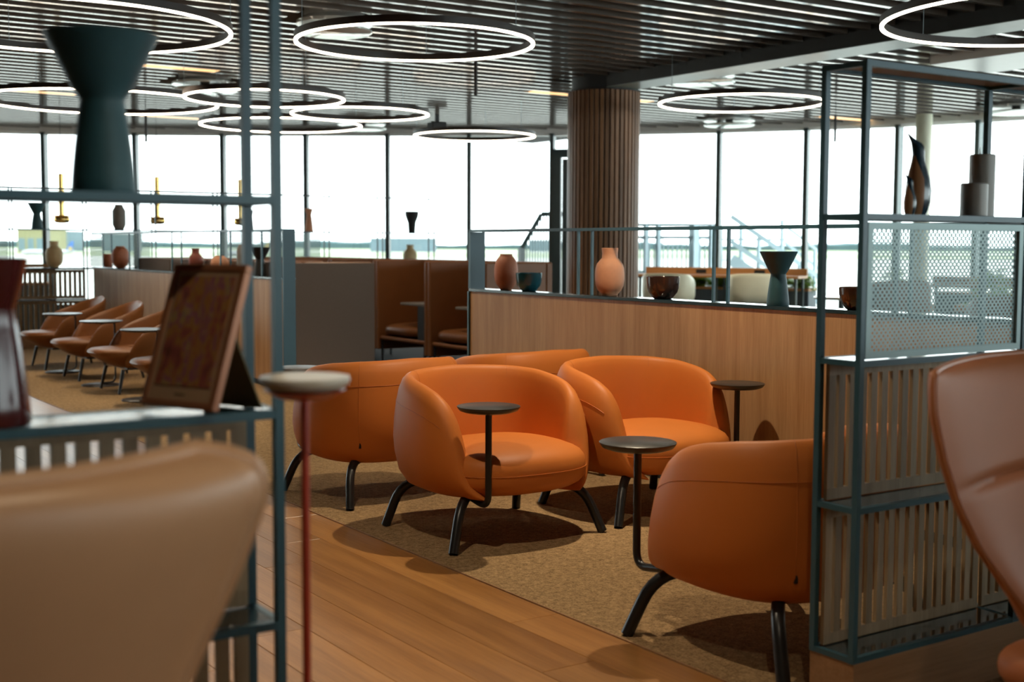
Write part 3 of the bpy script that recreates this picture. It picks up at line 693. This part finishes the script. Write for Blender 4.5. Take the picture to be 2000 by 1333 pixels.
# bird figurines and candles on the right shelf
def bird(h, loc, rz, label):
    t = thing('bird_figurine', label, 'figurine', loc, rz)
    s = h/0.215; BW = 1.18
    # spine stations: (z, x offset of centre, half width x, half depth y); local -x is the beak side
    st = [(0.0, 0.0, 0.020, 0.016), (0.012, 0.0, 0.024, 0.020), (0.035, 0.001, 0.0285, 0.024), (0.065, 0.002, 0.030, 0.025), (0.095, 0.001, 0.026, 0.022), (0.120, -0.001, 0.020, 0.017),
          (0.140, -0.002, 0.0155, 0.014), (0.155, -0.0015, 0.0140, 0.0125), (0.168, -0.002, 0.0145, 0.012), (0.180, -0.0035, 0.0150, 0.011), (0.188, -0.008, 0.0135, 0.008), (0.194, -0.015, 0.0100, 0.005), (0.203, -0.026, 0.0055, 0.003), (0.215, -0.038, 0.001, 0.0008)]
    rows = [[((x+BW*a*math.cos(q))*s, BW*b*math.sin(q)*s, z*s) for q in [2*PI*k/20 for k in range(20)]] for z, x, a, b in st]
    MB().grid(rows, True).add([(0, 0, 0)], []).build('body', M_navy, t, 60)
    # belly plate follows the body on the beak side
    rows = []
    for z, x, a, b in st[:8]:
        f = 1.0 if z < 0.11 else max(0.05, 1.0-(z-0.11)/0.05)
        rows.append([((x+(BW*a+0.0007)*math.cos(q))*s, (BW*b+0.0007)*math.sin(q)*s, z*s) for q in [PI+0.42+(-1.05+2.1*k/12)*f for k in range(13)]])
    MB().grid(rows).build('belly', M_belly, t, 60)
bird(0.222, (2.856, 2.26, LEV[3]+0.0005), -YAW+0.35, 'tall dark bird figurine with upturned beak on the right-hand open shelf')
bird(0.110, (2.793, 2.235, LEV[3]+0.0005), -YAW+0.35, 'small bird figurine in front of the tall one')
for x, y, r, h, lb in ((3.062, 2.232, 0.037, 0.092, 'short grey cylinder candle on the right-hand open shelf'), (3.155, 2.275, 0.036, 0.178, 'tall grey cylinder candle behind the short one')):
    t = thing('candle', lb, 'candle', (x, y, LEV[3]+0.0005), 0, 'grey cylinder candles')
    MB().lathe([(0, 0), (r-0.002, 0), (r, 0.002), (r, h-0.003), (r-0.003, h), (0, h)], 40).build('wax', M_candle, t, 40)
    MB().tube([(-r*0.3, 0, h), (-r*0.42, 0, h+0.012), (-r*0.3, 0, h+0.026), (-r*0.15, 0, h+0.012), (-r*0.2, 0, h)], 0.0018, 6).build('wick_loop', M_wick, t, 40)

# picture frame on the left shelf
pf = thing('picture_frame', 'leaning copper picture frame with an abstract print on the left shelf', 'picture frame', (0, 0, 0))
e = Vector((0.069, -0.155, 0)).normalized()   # along the bottom edge
nb = Vector((-e.y, e.x, 0)); 
if nb.dot(Vector((math.sin(YAW), math.cos(YAW), 0))) < 0: nb = -nb                                                        # pointing away from the viewer
WF, HF, LEAN = 0.178, 0.262, math.atan2(0.088, 0.247)
upv = (math.cos(LEAN)*Vector((0, 0, 1)) + math.sin(LEAN)*nb).normalized()
nrm = e.cross(upv).normalized()
if nrm.dot(nb) > 0: nrm = -nrm                                                                                             # faces the viewer
org = Vector((0.703, 2.222, LEV[2]+0.012))
pf.matrix_world = Matrix.Translation(org) @ Matrix((e, -nrm, upv)).transposed().to_4x4()
fr = 0.012; th = 0.016
for q in ((0, WF, 0, fr), (0, WF, HF-fr, HF), (0, fr, fr, HF-fr), (WF-fr, WF, fr, HF-fr)): B(q[0], q[1], 0, th, q[2], q[3], 0.001).build('moulding', M_copper, pf)
B(fr, WF-fr, 0.003, th-0.002, fr, HF-fr).build('mount', M_mountb, pf)
B(fr+0.010, WF-fr-0.008, 0.0015, 0.003, fr+0.026, HF-fr-0.010).build('print', M_print, pf)
B(WF*0.43, WF*0.57, 0.0022, 0.003, fr+0.010, fr+0.0125).build('caption', M_olive, pf)
MB().add([(WF*0.25, th, HF*0.62), (WF*0.85, th, HF*0.62), (WF*0.95, 0.125, 0.033), (WF*0.15, 0.125, 0.033), (WF*0.25, th+0.004, HF*0.63), (WF*0.85, th+0.004, HF*0.63), (WF*0.95, 0.129, 0.034), (WF*0.15, 0.129, 0.034)],
         [(0, 1, 2, 3), (7, 6, 5, 4), (0, 4, 5, 1), (1, 5, 6, 2), (2, 6, 7, 3), (3, 7, 4, 0)]).build('easel_leg', M_olive, pf)

# small red stand with round top
rs = thing('drink_stand', 'slender red drink stand with a round beige top beside the left shelf', 'stand', (0.855, 1.86, 0))
MB().lathe([(0, 1.018), (0.055, 1.018), (0.070, 1.026), (0.0725, 1.031), (0.0725, 1.037), (0.0715, 1.039), (0, 1.039)], 44).build('top', M_beige, rs, 40)
MB().lathe([(0, 1.004), (0.040, 1.004), (0.066, 1.0175), (0.0, 1.0178)], 44).build('under_plate', M_red, rs, 40)
MB().cyl(0, 0, 0.012, 1.004, 0.0068, n=14).build('pole', M_red, rs, 40)
MB().lathe([(0, 0), (0.11, 0), (0.115, 0.006), (0.11, 0.012), (0, 0.014)], 40).build('base', M_red, rs, 40)

# ================================================================== ARMCHAIRS
PROF = [(0.150, 0.0), (0.105, 0.008), (0.058, 0.055), (0.024, 0.16), (0.006, 0.32), (0.0, 0.46), (0.004, 0.62), (0.013, 0.77), (0.025, 0.88), (0.040, 0.955), (0.056, 0.990), (0.070, 1.0), (0.084, 0.990), (0.094, 0.96), (0.102, 0.90), (0.112, 0.78), (0.122, 0.62), (0.130, 0.45), (0.140, 0.25), (0.145, 0.15)]
def pod(W, Db, Df, n, tab, zb, prof=PROF, NU=120, thick=1.0, endclose=True, lean=0.0):
    a0, a1 = tab[0][0], tab[-1][0]; hs = smoothed(tab, NU, a0, a1, 2); rows = []; rim = []; seam = []
    for i in range(NU+1):
        q = math.radians(a0+(a1-a0)*i/NU); c, s = math.cos(q), math.sin(q); D = Db if s > 0 else Df
        r = (abs(c/W)**n+abs(s/D)**n)**(-1/n); x, y = r*c, r*s
        g = Vector((abs(x/W)**(n-1)/W*(1 if x > 0 else -1), abs(y/D)**(n-1)/D*(1 if y > 0 else -1))).normalized()
        h = hs[i]; row = []
        for d, zf in prof:
            z = zb+zf*(h-zb); dd = d*thick
            row.append((x-g.x*dd, y-g.y*dd+lean*(z-zb), z))
        rows.append(row)
    mb = MB().grid(rows)
    if endclose:
        m = len(prof)
        for rr in (0, NU): mb.f.append(tuple(rr*m+k for k in range(m)) if rr else tuple(rr*m+k for k in range(m-1, -1, -1)))
    return mb, rows
def sellip(cx, cy, W, Db, Df, zc, hz, n=3.0, m=2.6, NU=48, NV=14):
    rows = []
    for j in range(NV+1):
        v = -PI/2+PI*j/NV; cv = abs(math.cos(v))**(2/m); sv = abs(math.sin(v))**(2/m)*(1 if v > 0 else -1); row = []
        for i in range(NU):
            q = 2*PI*i/NU; c, s = math.cos(q), math.sin(q); D = Db if s > 0 else Df
            r = (abs(c/W)**n+abs(s/D)**n)**(-1/n)
            row.append((cx+r*c*cv, cy+r*s*cv, zc+hz*sv))
        rows.append(row)
    return MB().grid(rows, True)
OTH = [(-55, 0.212), (-48, 0.255), (-43, 0.315), (-40, 0.39), (-37, 0.465), (-32, 0.54), (-25, 0.595), (-14, 0.635), (0, 0.66), (20, 0.68), (45, 0.692), (90, 0.702)]
OT = OTH+[(180-a, h) for a, h in reversed(OTH[:-1])]
OW, ODB, ODF, ON = 0.415, 0.385, 0.375, 2.45
def make_orange():
    root = thing('orange_armchair', 'x', 'armchair')
    sh, rows = pod(OW, ODB, ODF, ON, OT, 0.198)
    so = sh.build('shell', M_orange, root, 70)
    # rim seam on the outside and two upright seams
    MB().tube([Vector(r[7])+Vector((r[7][0], r[7][1], 0)).normalized()*0.0004 for r in rows[12:-12]], 0.0014, 6).build('rim_seam', M_seam, so, 60)
    for i in (42, 78):
        MB().tube([Vector(p) for p in rows[i][3:15]], 0.0012, 6).build('upright_seam', M_seam, so, 60)
    MB().box(-0.004, 0.004, -0.009, 0.009, -0.012, 0.012).build('label_tag', M_blackm, so, None, Vector(rows[42][3])+Vector((0, 0, 0.02)))
    st = sellip(0.0, -0.075, 0.345, 0.33, 0.325, 0.306, 0.111, 2.7, 3.0).build('seat', M_orange, root, 70)
    ring = []
    for k in range(60):
        q = 2*PI*k/60; c, s = math.cos(q), math.sin(q); D = 0.33 if s > 0 else 0.325
        r = (abs(c/0.345)**2.7+abs(s/D)**2.7)**(-1/2.7); ring.append((0.0+(r+0.0004)*c, -0.075+(r+0.0004)*s, 0.306))
    MB().tube(ring, 0.0022, 6, True).build('piping', M_seam, st, 60)
    MB().lathe([(0, 0.205), (0.24, 0.205), (0.25, 0.213), (0.24, 0.222), (0, 0.222)], 36).build('base_plate', M_blackm, root, 40)
    for fx, fy in ((0.375, -0.31), (-0.385, -0.31), (0.345, 0.315), (-0.355, 0.315)):
        sx = 1 if fx > 0 else -1; sy = 1 if fy > 0 else -1
        MB().tube(bend([(sx*0.10, sy*0.10, 0.203), (sx*0.305, sy*0.245, 0.222), (fx, fy, 0.004)], 0.13), 0.0205, 14).build('leg', M_black, root, 50)
    return root
def add_table(root, tx, ty, ax, ay, zt=0.60, lab=None):
    tt = MB().lathe([(0, zt-0.026), (0.095, zt-0.026), (0.118, zt-0.018), (0.127, zt-0.006), (0.128, zt-0.001), (0.126, zt), (0, zt)], 48, tx, ty).build('table_top', M_tabletop, root, 40)
    d = Vector((ax-tx, ay-ty, 0))
    MB().tube(bend([(tx, ty, zt-0.025), (tx, ty, 0.18), (ax, ay, 0.215)], 0.06), 0.0135, 12).build('table_pole', M_black, root, 50)
oc = make_orange()
CH = [  # x, y, rotation, table offset (local), anchor, label
 (3.0, 4.60, 0, (-0.24, -0.345), (-0.255, -0.20), 'orange leather armchair in the centre with the round side table in front'),
 (3.865, 4.62, 0, (0.355, -0.275), (0.26, -0.20), 'orange leather armchair against the oak partition facing the viewer'),
 (2.985, 5.62, math.radians(183), (0.17, -0.53), (0.22, -0.22), 'orange leather armchair at the left seen from behind'),
 (3.85, 5.66, math.radians(182), (-0.37, -0.52), (-0.25, -0.22), 'orange leather armchair farthest back, only its top edge showing'),
 (2.925, 2.80, math.radians(183), (0.235, -0.42), (0.255, -0.21), 'orange leather armchair at the lower right seen from behind')]
for i, (x, y, rz, tb, an, lb) in enumerate(CH):
    c = oc if i == 0 else copy_tree(base)
    if i == 0:
        base = copy_tree(oc)
    c.location = (x, y, 0.004); c.rotation_euler = (0, 0, rz); tag(c, lb, 'armchair', 'orange leather armchairs on the carpet')
    add_table(c, tb[0], tb[1], an[0], an[1])
for ch in list(base.children_recursive): bpy.data.objects.remove(ch)
bpy.data.objects.remove(base)

# brown tub chairs at the left, facing -x
BTH = [(-42, 0.30), (-36, 0.41), (-28, 0.495), (-10, 0.56), (20, 0.625), (50, 0.685), (90, 0.715)]
BT = BTH+[(180-a, h) for a, h in reversed(BTH[:-1])]
PB = [(0.160, 0.0), (0.11, 0.015), (0.06, 0.08), (0.022, 0.2), (0.004, 0.45), (0.0, 0.70), (0.003, 0.90), (0.012, 0.975), (0.024, 1.0), (0.036, 0.98), (0.045, 0.92), (0.056, 0.7), (0.075, 0.45), (0.11, 0.2)]
def make_tub():
    root = thing('tub_chair', 'x', 'armchair')
    sh, rows = pod(0.36, 0.30, 0.36, 2.3, BT, 0.21, PB, 60, lean=0.15)
    sh.build('shell', M_brown, root, 70)
    rows = []
    W = 0.305
    for zz, sc_, yo in ((0.205, 0.62, 0.10), (0.23, 0.74, 0.07), (0.265, 0.85, 0.04), (0.31, 0.955, 0.01), (0.338, 1.0, 0.0), (0.354, 0.985, 0.0), (0.366, 0.93, 0.0), (0.372, 0.80, 0.0), (0.375, 0.5, 0.0), (0.376, 0.1, 0.0)):
        rows.append([(W*sc_*(1 if c > 0 else -1)*abs(c)**0.75, -0.09+yo+(0.365 if s < 0 else 0.33)*sc_*(1 if s > 0 else -1)*abs(s)**0.85, zz) for c, s in [(math.cos(2*PI*k/44), math.sin(2*PI*k/44)) for k in range(44)]])
    MB().grid(rows, True).build('seat', M_brown, root, 60)
    B(-0.2, 0.2, -0.2, 0.22, 0.195, 0.215, 0.004).build('base_frame', M_black, root)
    for fx, fy in ((0.26, -0.29), (-0.26, -0.29), (0.25, 0.30), (-0.25, 0.30)):
        MB().tube([(fx*0.92, fy*0.85, 0.205), (fx, fy, 0.004)], [0.016, 0.012], 12).build('leg', M_black, root, 50)
    return root
tub = make_tub()
TL = ['brown leather tub chair farthest along the left partition, beside the slatted divider', 'second brown leather tub chair from the slatted divider', 'third brown leather tub chair from the slatted divider, left of the picture frame', 'brown leather tub chair mostly hidden behind the picture frame']
for i, y in enumerate((13.07, 11.87, 10.68, 9.52)):
    c = tub if i == 0 else copy_tree(tub)
    c.location = (3.42, y, 0.004); c.rotation_euler = (0, 0, -PI/2); tag(c, TL[i], 'armchair', 'brown leather tub chairs along the left partition')
QL = ['thin round side table beside the farthest brown tub chair', 'thin round side table between the second and third brown tub chairs', 'thin round side table touching the left edge of the picture frame']
for (x, y), lb in zip(((3.18, 12.33), (3.16, 11.0), (3.13, 9.75)), QL):
    t = thing('side_table', lb, 'side table', (x, y, 0.004), 0, 'thin round side tables by the brown tub chairs')
    MB().lathe([(0, 0.565), (0.15, 0.565), (0.178, 0.575), (0.18, 0.580), (0.178, 0.583), (0, 0.583)], 44).build('top', M_tabletop, t, 40)
    MB().tube(bend([(0.0, 0.0, 0.558), (0.18, 0.22, 0.558), (0.18, 0.22, 0.025), (0.05, 0.22, 0.018)], 0.05), 0.0085, 10).build('pole', M_black, t, 50)
    MB().lathe([(0, 0), (0.162, 0), (0.165, 0.006), (0.158, 0.011), (0, 0.012)], 40, 0.05, 0.22).build('base', M_black, t, 40)

# booths
BH = 1.09
def make_booth():
    root = thing('booth_seat', 'x', 'booth')
    B(-0.52, 0.52, 0.30, 0.375, 0.16, BH, 0.012).build('back_panel', M_booth, root)
    for s in (-1, 1): B(s*0.5-0.025, s*0.5+0.025, -0.375, 0.30, 0.16, BH, 0.012).build('side_panel', M_booth, root)
    B(-0.47, 0.47, -0.36, -0.32, 0.265, 0.305, 0.012).build('front_rail', M_booth, root)
    B(-0.47, 0.47, -0.32, 0.30, 0.275, 0.30).build('seat_base', M_blackm, root)
    sellip(-0.10, -0.02, 0.36, 0.30, 0.34, 0.37, 0.072, 5.0, 3.2).build('seat_cushion', M_brown, root, 60)
    B(-0.46, 0.46, 0.20, 0.30, 0.44, 0.70, 0.02).build('back_cushion', M_brown, root)
    B(0.29, 0.45, -0.34, 0.05, 0.305, 0.64, 0.004).build('table_support', M_blackm, root)
    B(-0.06, 0.455, -0.34, 0.10, 0.64, 0.665, 0.004).build('table_top', M_greycer, root)
    for x in (-0.44, 0.44):
        for y in (-0.34, 0.34): MB().cyl(x, y, 0.0, 0.165 if y > 0 else 0.27, 0.012, n=10).build('leg', M_black, root, 40)
    return root
bo = make_booth()
BL = ['booth seat at the near end of the far row, cut by the oak partition', 'booth seat in the middle with its small table in full view', 'booth seat half hidden behind the taupe panel', 'booth seat behind the taupe panel, only its top showing', 'booth seat at the far end of the row behind the left partition']
for i, lb in enumerate(BL):
    c = bo if i == 0 else copy_tree(bo)
    c.location = (6.57, 10.13+i*1.065, 0.003); c.rotation_euler = (0, 0, -PI/2); tag(c, lb, 'booth', 'brown leather booth seats in two rows')
# near row: taupe fabric outside
BN = ['booth with a taupe fabric outer panel facing the viewer', 'booth with an orange-lit top edge just behind the taupe panel', 'booth behind the left partition shelf, below the orange clay vase', 'booth behind the left partition shelf, below the red bottle vase']
for i, lb in enumerate(BN):
    c = copy_tree(bo); c.location = (4.955, 10.66+i*1.065, 0.004); c.rotation_euler = (0, 0, PI/2); tag(c, lb, 'booth', 'brown leather booth seats in two rows')
    if i == 0:
        B(-0.545, -0.5255, -0.385, 0.385, 0.12, BH-0.008, 0.004).build('outer_panel', M_boothfab, c)
    B(-0.52, 0.52, 0.3755, 0.385, 0.16, BH-0.01, 0.002).build('outer_back', M_boothfab, c)

# big foreground chairs (one seen from behind at the left, one from the front at the right)
def wing_chair(name, label, loc, rz, prof, m, mp, curve, front_detail, top):
    t = thing(name, label, 'armchair', loc, rz)
    # shell: local -y is the front; outline half width by height
    NS, NT = 28, 60; fr_ = []; bk = []
    z0 = prof[0][0]; z1 = prof[-1][0]
    ws = smoothed(prof, NT, z0, z1, 1)
    for j in range(NT+1):
        z = z0+(z1-z0)*j/NT; wv = ws[j]; f = (z-z0)/(z1-z0)
        yb = 0.04+0.10*f
        rf = []; rb = []
        for i in range(NS+1):
            s = -1+2*i/NS; x = wv*math.sin(s*PI/2)**1 if False else wv*s
            yy = yb-curve*(abs(s)**2.2)*(0.55+0.45*f)
            puff = 0.038*(1-abs(s)**6)*(1-abs(2*f-1)**8)**0.5 if True else 0
            seamdip = 0.0
            if front_detail:
                zs = 0.735
                seamdip = 0.018*math.exp(-((z-zs)/0.012)**2)*(1-abs(s)**4)
            zt = z+top*(1-s*s)*f
            rf.append((x, yy-0.012-puff+seamdip, zt)); rb.append((x, yy+0.012+0.035*(1-abs(s)**4)*(1-abs(2*f-1)**8)**0.5, zt))
        fr_.append(rf); bk.append(rb)
    full = [a+b[::-1] for a, b in zip(fr_, bk)]
    mb = MB().grid(full, True); n = len(full[0])
    mb.f.append(tuple(range(n-1, -1, -1))); mb.f.append(tuple(NT*n+k for k in range(n)))
    sh = mb.build('back_shell', m, t, 75)
    edge = [Vector(r[0]) for r in fr_]+[Vector(p) for p in fr_[-1][1:]]+[Vector(r[-1]) for r in reversed(fr_[:-1])]
    MB().tube([p+Vector((0, 0.010, 0.0)) for p in edge], 0.008 if front_detail else 0.0135, 8).build('edge_piping', mp, sh, 60)
    sellip(0, -0.02, 0.16, 0.14, 0.22, 0.28, 0.06, 3.0, 2.6).build('seat_cushion', m, t, 70)
    MB().cyl(0, -0.06, 0.03, 0.40, 0.03, n=16).build('pedestal', M_black, t, 40)
    for k in range(4):
        q = PI/4+k*PI/2; MB().tube([(0, -0.12, 0.05), (0.30*math.cos(q), -0.12+0.30*math.sin(q), 0.016)], [0.02, 0.014], 10).build('foot', M_black, t, 50)
    return t
wing_chair('wing_chair', 'tan leather chair back filling the lower left corner, out of focus', (0.215, 1.50, 0.0), PI, [(0.36, 0.20), (0.5, 0.235), (0.62, 0.27), (0.75, 0.325), (0.81, 0.355), (0.885, 0.388), (0.935, 0.405), (0.962, 0.402), (0.982, 0.388), (0.994, 0.362), (1.0, 0.32)], M_tan, M_tan, 0.12, False, 0.0)
wing_chair('wing_chair', 'chestnut leather wing chair with piping at the right edge', (2.67, 1.66, 0.004), 0.0, [(0.36, 0.14), (0.45, 0.21), (0.53, 0.29), (0.61, 0.365), (0.70, 0.425), (0.80, 0.47), (0.90, 0.498), (0.95, 0.50), (0.985, 0.495)], M_chest, M_chestp, 0.13, True, 0.012)

# ================================================================== WINDOW DESK, STOOLS, PLANTS
def along(p, q, t): return (p[0]+(q[0]-p[0])*t, p[1]+(q[1]-p[1])*t)
def desk(label, p, q, sockets, plants, zt=0.93):
    L = math.hypot(q[0]-p[0], q[1]-p[1]); ang = math.atan2(q[1]-p[1], q[0]-p[0])
    t = thing('window_desk', label, 'desk', (p[0], p[1], 0.003), ang)
    B(0, L, 0.0, 0.42, zt-0.10, zt-0.065, 0.003).build('worktop', M_desk, t)
    B(0, L, 0.38, 0.42, zt-0.065, zt+0.025, 0.003).build('back_board', M_desk, t)
    for s in sockets: B(L*s-0.07, L*s+0.07, 0.365, 0.38, zt-0.05, zt+0.0).build('socket', M_blackm, t)
    for x in (0.04, L/2, L-0.07):
        for y in (0.06, 0.36): B(x, x+0.03, y, y+0.03, 0, zt-0.10).build('leg', M_mullion, t)
    b = thing('planter_trough', label.replace('desk', 'planter trough under the desk'), 'planter', (p[0], p[1], 0.003), ang)
    B(0, L, 0.46, 0.80, 0.0, 0.66).build('box', M_planter, b)
    B(-0.01, L+0.01, 0.43, 0.81, 0.66, 0.695, 0.003).build('ledge', M_desk, b)
    return t
desk('oak window desk with sockets behind the cream stools', (11.05, 13.4), (12.05, 11.35), (0.36, 0.72), 0)
desk('long oak window desk beyond the slatted divider at the left', (0.8, 18.85), (4.6, 18.05), (0.35, 0.72), 0)
desk('oak window desk at the right behind the perforated panel', (12.7, 10.0), (13.2, 7.8), (0.3, 0.7), 0, 0.86)
def plant(x, y, z, h, spread, n, label, seed):
    rnd = random.Random(seed); t = thing('potted_plant', label, 'plant', (x, y, z), rnd.random()*6)
    MB().tube([(0, 0, 0), (0.01, 0, h*0.5), (0, 0.01, h)], [0.010, 0.007, 0.003], 8).build('stem', M_soil, t, 40)
    mb = MB()
    for k in range(n):
        f = rnd.random(); a = rnd.random()*2*PI; zz = h*(0.02+0.98*f); L = spread*(1.05-0.75*f)*rnd.uniform(0.6, 1.1)
        dr_ = Vector((math.cos(a), math.sin(a), rnd.uniform(-0.35, 0.45))).normalized(); sd = Vector((-math.sin(a), math.cos(a), 0))
        for j in range(4):
            o_ = Vector((0, 0, zz))+dr_*L*(0.25+0.2*j); wl = spread*0.10; ll = spread*0.42
            for sg in (-1, 1):
                d2 = (dr_*0.7+sd*sg*0.7+Vector((0, 0, rnd.uniform(-0.3, 0.1)))).normalized(); nn = d2.cross(Vector((0, 0, 1))).normalized()
                b0 = o_; m_ = o_+d2*ll*0.5; e_ = o_+d2*ll+Vector((0, 0, -0.1*ll))
                mb.add([b0, m_+nn*wl*0.5, e_, m_-nn*wl*0.5], [(0, 1, 2, 3)])
    f_ = mb.build('foliage', M_leaf, t); f_['kind'] = 'stuff'
    MB().lathe([(0, 0), (0.06, 0), (0.075, 0.09), (0.07, 0.09), (0.0, 0.08)], 20).build('pot', M_blackm, t, 40)
PLN = ['leafy plant in the trough right of the wood-clad column', 'leafy plant in the trough behind the first cream stool', 'leafy plant right of the first cream stool', 'leafy plant between the two cream stools', 'leafy plant behind the second cream stool', 'leafy plant just left of the teal hourglass vase', 'leafy plant behind the teal hourglass vase', 'leafy plant at the right end of the trough']
for i, lb in enumerate(PLN):
    f = (i+0.5)/len(PLN); x = 11.05+f*1.0; y = 13.4-f*2.05
    plant(x+0.899*0.63, y+0.438*0.63, 0.698, 0.17, 0.21, 120, lb, i)
plant(11.7, 9.55, 0.605, 0.42, 0.22, 40, 'small star-shaped conifer plant left of the right-hand open shelf', 21)
bx = thing('planter_box', 'oak planter box with a small conifer, left of the right-hand open shelf', 'planter', (11.7, 9.55, 0.003), -1.1)
B(-0.42, 0.42, -0.17, 0.17, 0.52, 0.60, 0.004).build('rim', M_desk, bx); B(-0.40, 0.40, -0.15, 0.15, 0.0, 0.52).build('box', M_planter, bx); B(-0.06, 0.06, -0.185, -0.17, 0.53, 0.58).build('socket', M_blackm, bx)
for i, (x, y, h, sp, lb) in enumerate(((12.38, 8.75, 0.40, 0.30, 'bushy plant seen through the perforated panel, left of centre'), (12.55, 7.85, 0.42, 0.36, 'bushy plant seen through the perforated panel at the right'), (12.6, 7.0, 0.40, 0.34, 'bushy plant at the right edge behind the perforated panel'))):
    plant(x, y, 0.60, h, sp, 46, lb, 40+i)
    o = thing('planter_box', lb.replace('bushy plant', 'planter of the bushy plant'), 'planter', (x, y, 0.003), -1.2); B(-0.35, 0.35, -0.18, 0.18, 0, 0.52).build('box', M_planter, o); B(-0.36, 0.36, -0.19, 0.19, 0.52, 0.596, 0.004).build('rim', M_desk, o)
ST = [(-58, 0.70), (-40, 0.76), (-15, 0.85), (15, 0.905), (50, 0.925), (90, 0.93), (130, 0.925), (165, 0.905), (195, 0.85), (220, 0.76), (238, 0.70)]
def make_stool(m):
    root = thing('tub_stool', 'x', 'stool')
    sh, _ = pod(0.30, 0.27, 0.28, 3.0, ST, 0.57, [(0.09, 0.0), (0.05, 0.02), (0.016, 0.1), (0.0, 0.35), (0.0, 0.85), (0.008, 0.96), (0.022, 1.0), (0.036, 0.96), (0.044, 0.85), (0.05, 0.3)], 48)
    sh.build('shell', m, root, 70)
    sellip(0, -0.03, 0.25, 0.23, 0.24, 0.64, 0.05, 3, 2.6).build('seat', m, root, 70)
    MB().box(-0.006, 0.006, -0.006, 0.006, -0.012, 0.012).build('label_tag', M_blackm, root, None, (0.23, 0.19, 0.63))
    for fx, fy in ((0.2, -0.2), (-0.2, -0.2), (0.2, 0.2), (-0.2, 0.2)): MB().tube([(fx*0.7, fy*0.7, 0.60), (fx, fy, 0.003)], 0.012, 10).build('leg', M_black, root, 50)
    MB().tube([(0.18*math.cos(q)*1.35, 0.18*math.sin(q)*1.35, 0.25) for q in [PI/4+k*PI/2 for k in range(4)]], 0.008, 8, True).build('footrest', M_black, root, 50)
    return root
s0 = make_stool(M_cream)
for i, (x, y, lb) in enumerate(((9.92, 11.39, 'cream tub stool behind the brown bowl'), (10.76, 10.85, 'cream tub stool behind the teal hourglass vase'))):
    c = s0 if i == 0 else copy_tree(s0)
    c.location = (x, y, 0.003); c.rotation_euler = (0, 0, PI-0.95+0.25*i); tag(c, lb, 'stool', 'cream tub stools at the window desk')
s1 = make_stool(M_brown)
SB = [(9.9, 8.05, 2.6, 'brown tub stool left of the right-hand open shelf'), (7.6, 5.2, 2.4, 'brown tub stool behind the perforated panel, left'), (7.9, 4.4, 1.2, 'brown tub stool behind the perforated panel, right')]
for i, (x, y, rz, lb) in enumerate(SB):
    c = s1 if i == 0 else copy_tree(s1)
    c.location = (x, y, 0.003); c.rotation_euler = (0, 0, rz); tag(c, lb, 'stool', 'brown tub stools behind the oak partition')
for x, y, z, lb in ((9.35, 8.25, 0.77, 'pale round cafe table beside the right-hand brown stool'), (6.9, 4.75, 0.80, 'round cafe table behind the perforated panel')):
    t = thing('cafe_table', lb, 'table', (x, y, 0.003))
    MB().lathe([(0, z-0.025), (0.24, z-0.025), (0.26, z-0.012), (0.26, z-0.004), (0.25, z), (0, z)], 44).build('top', M_disc, t, 40)
    MB().cyl(0, 0, 0.02, z-0.025, 0.025, n=14).build('pole', M_mullion, t, 40)
    MB().lathe([(0, 0), (0.2, 0), (0.2, 0.01), (0.03, 0.03), (0, 0.03)], 36).build('base', M_mullion, t, 40)
bpy.context.view_layer.update()
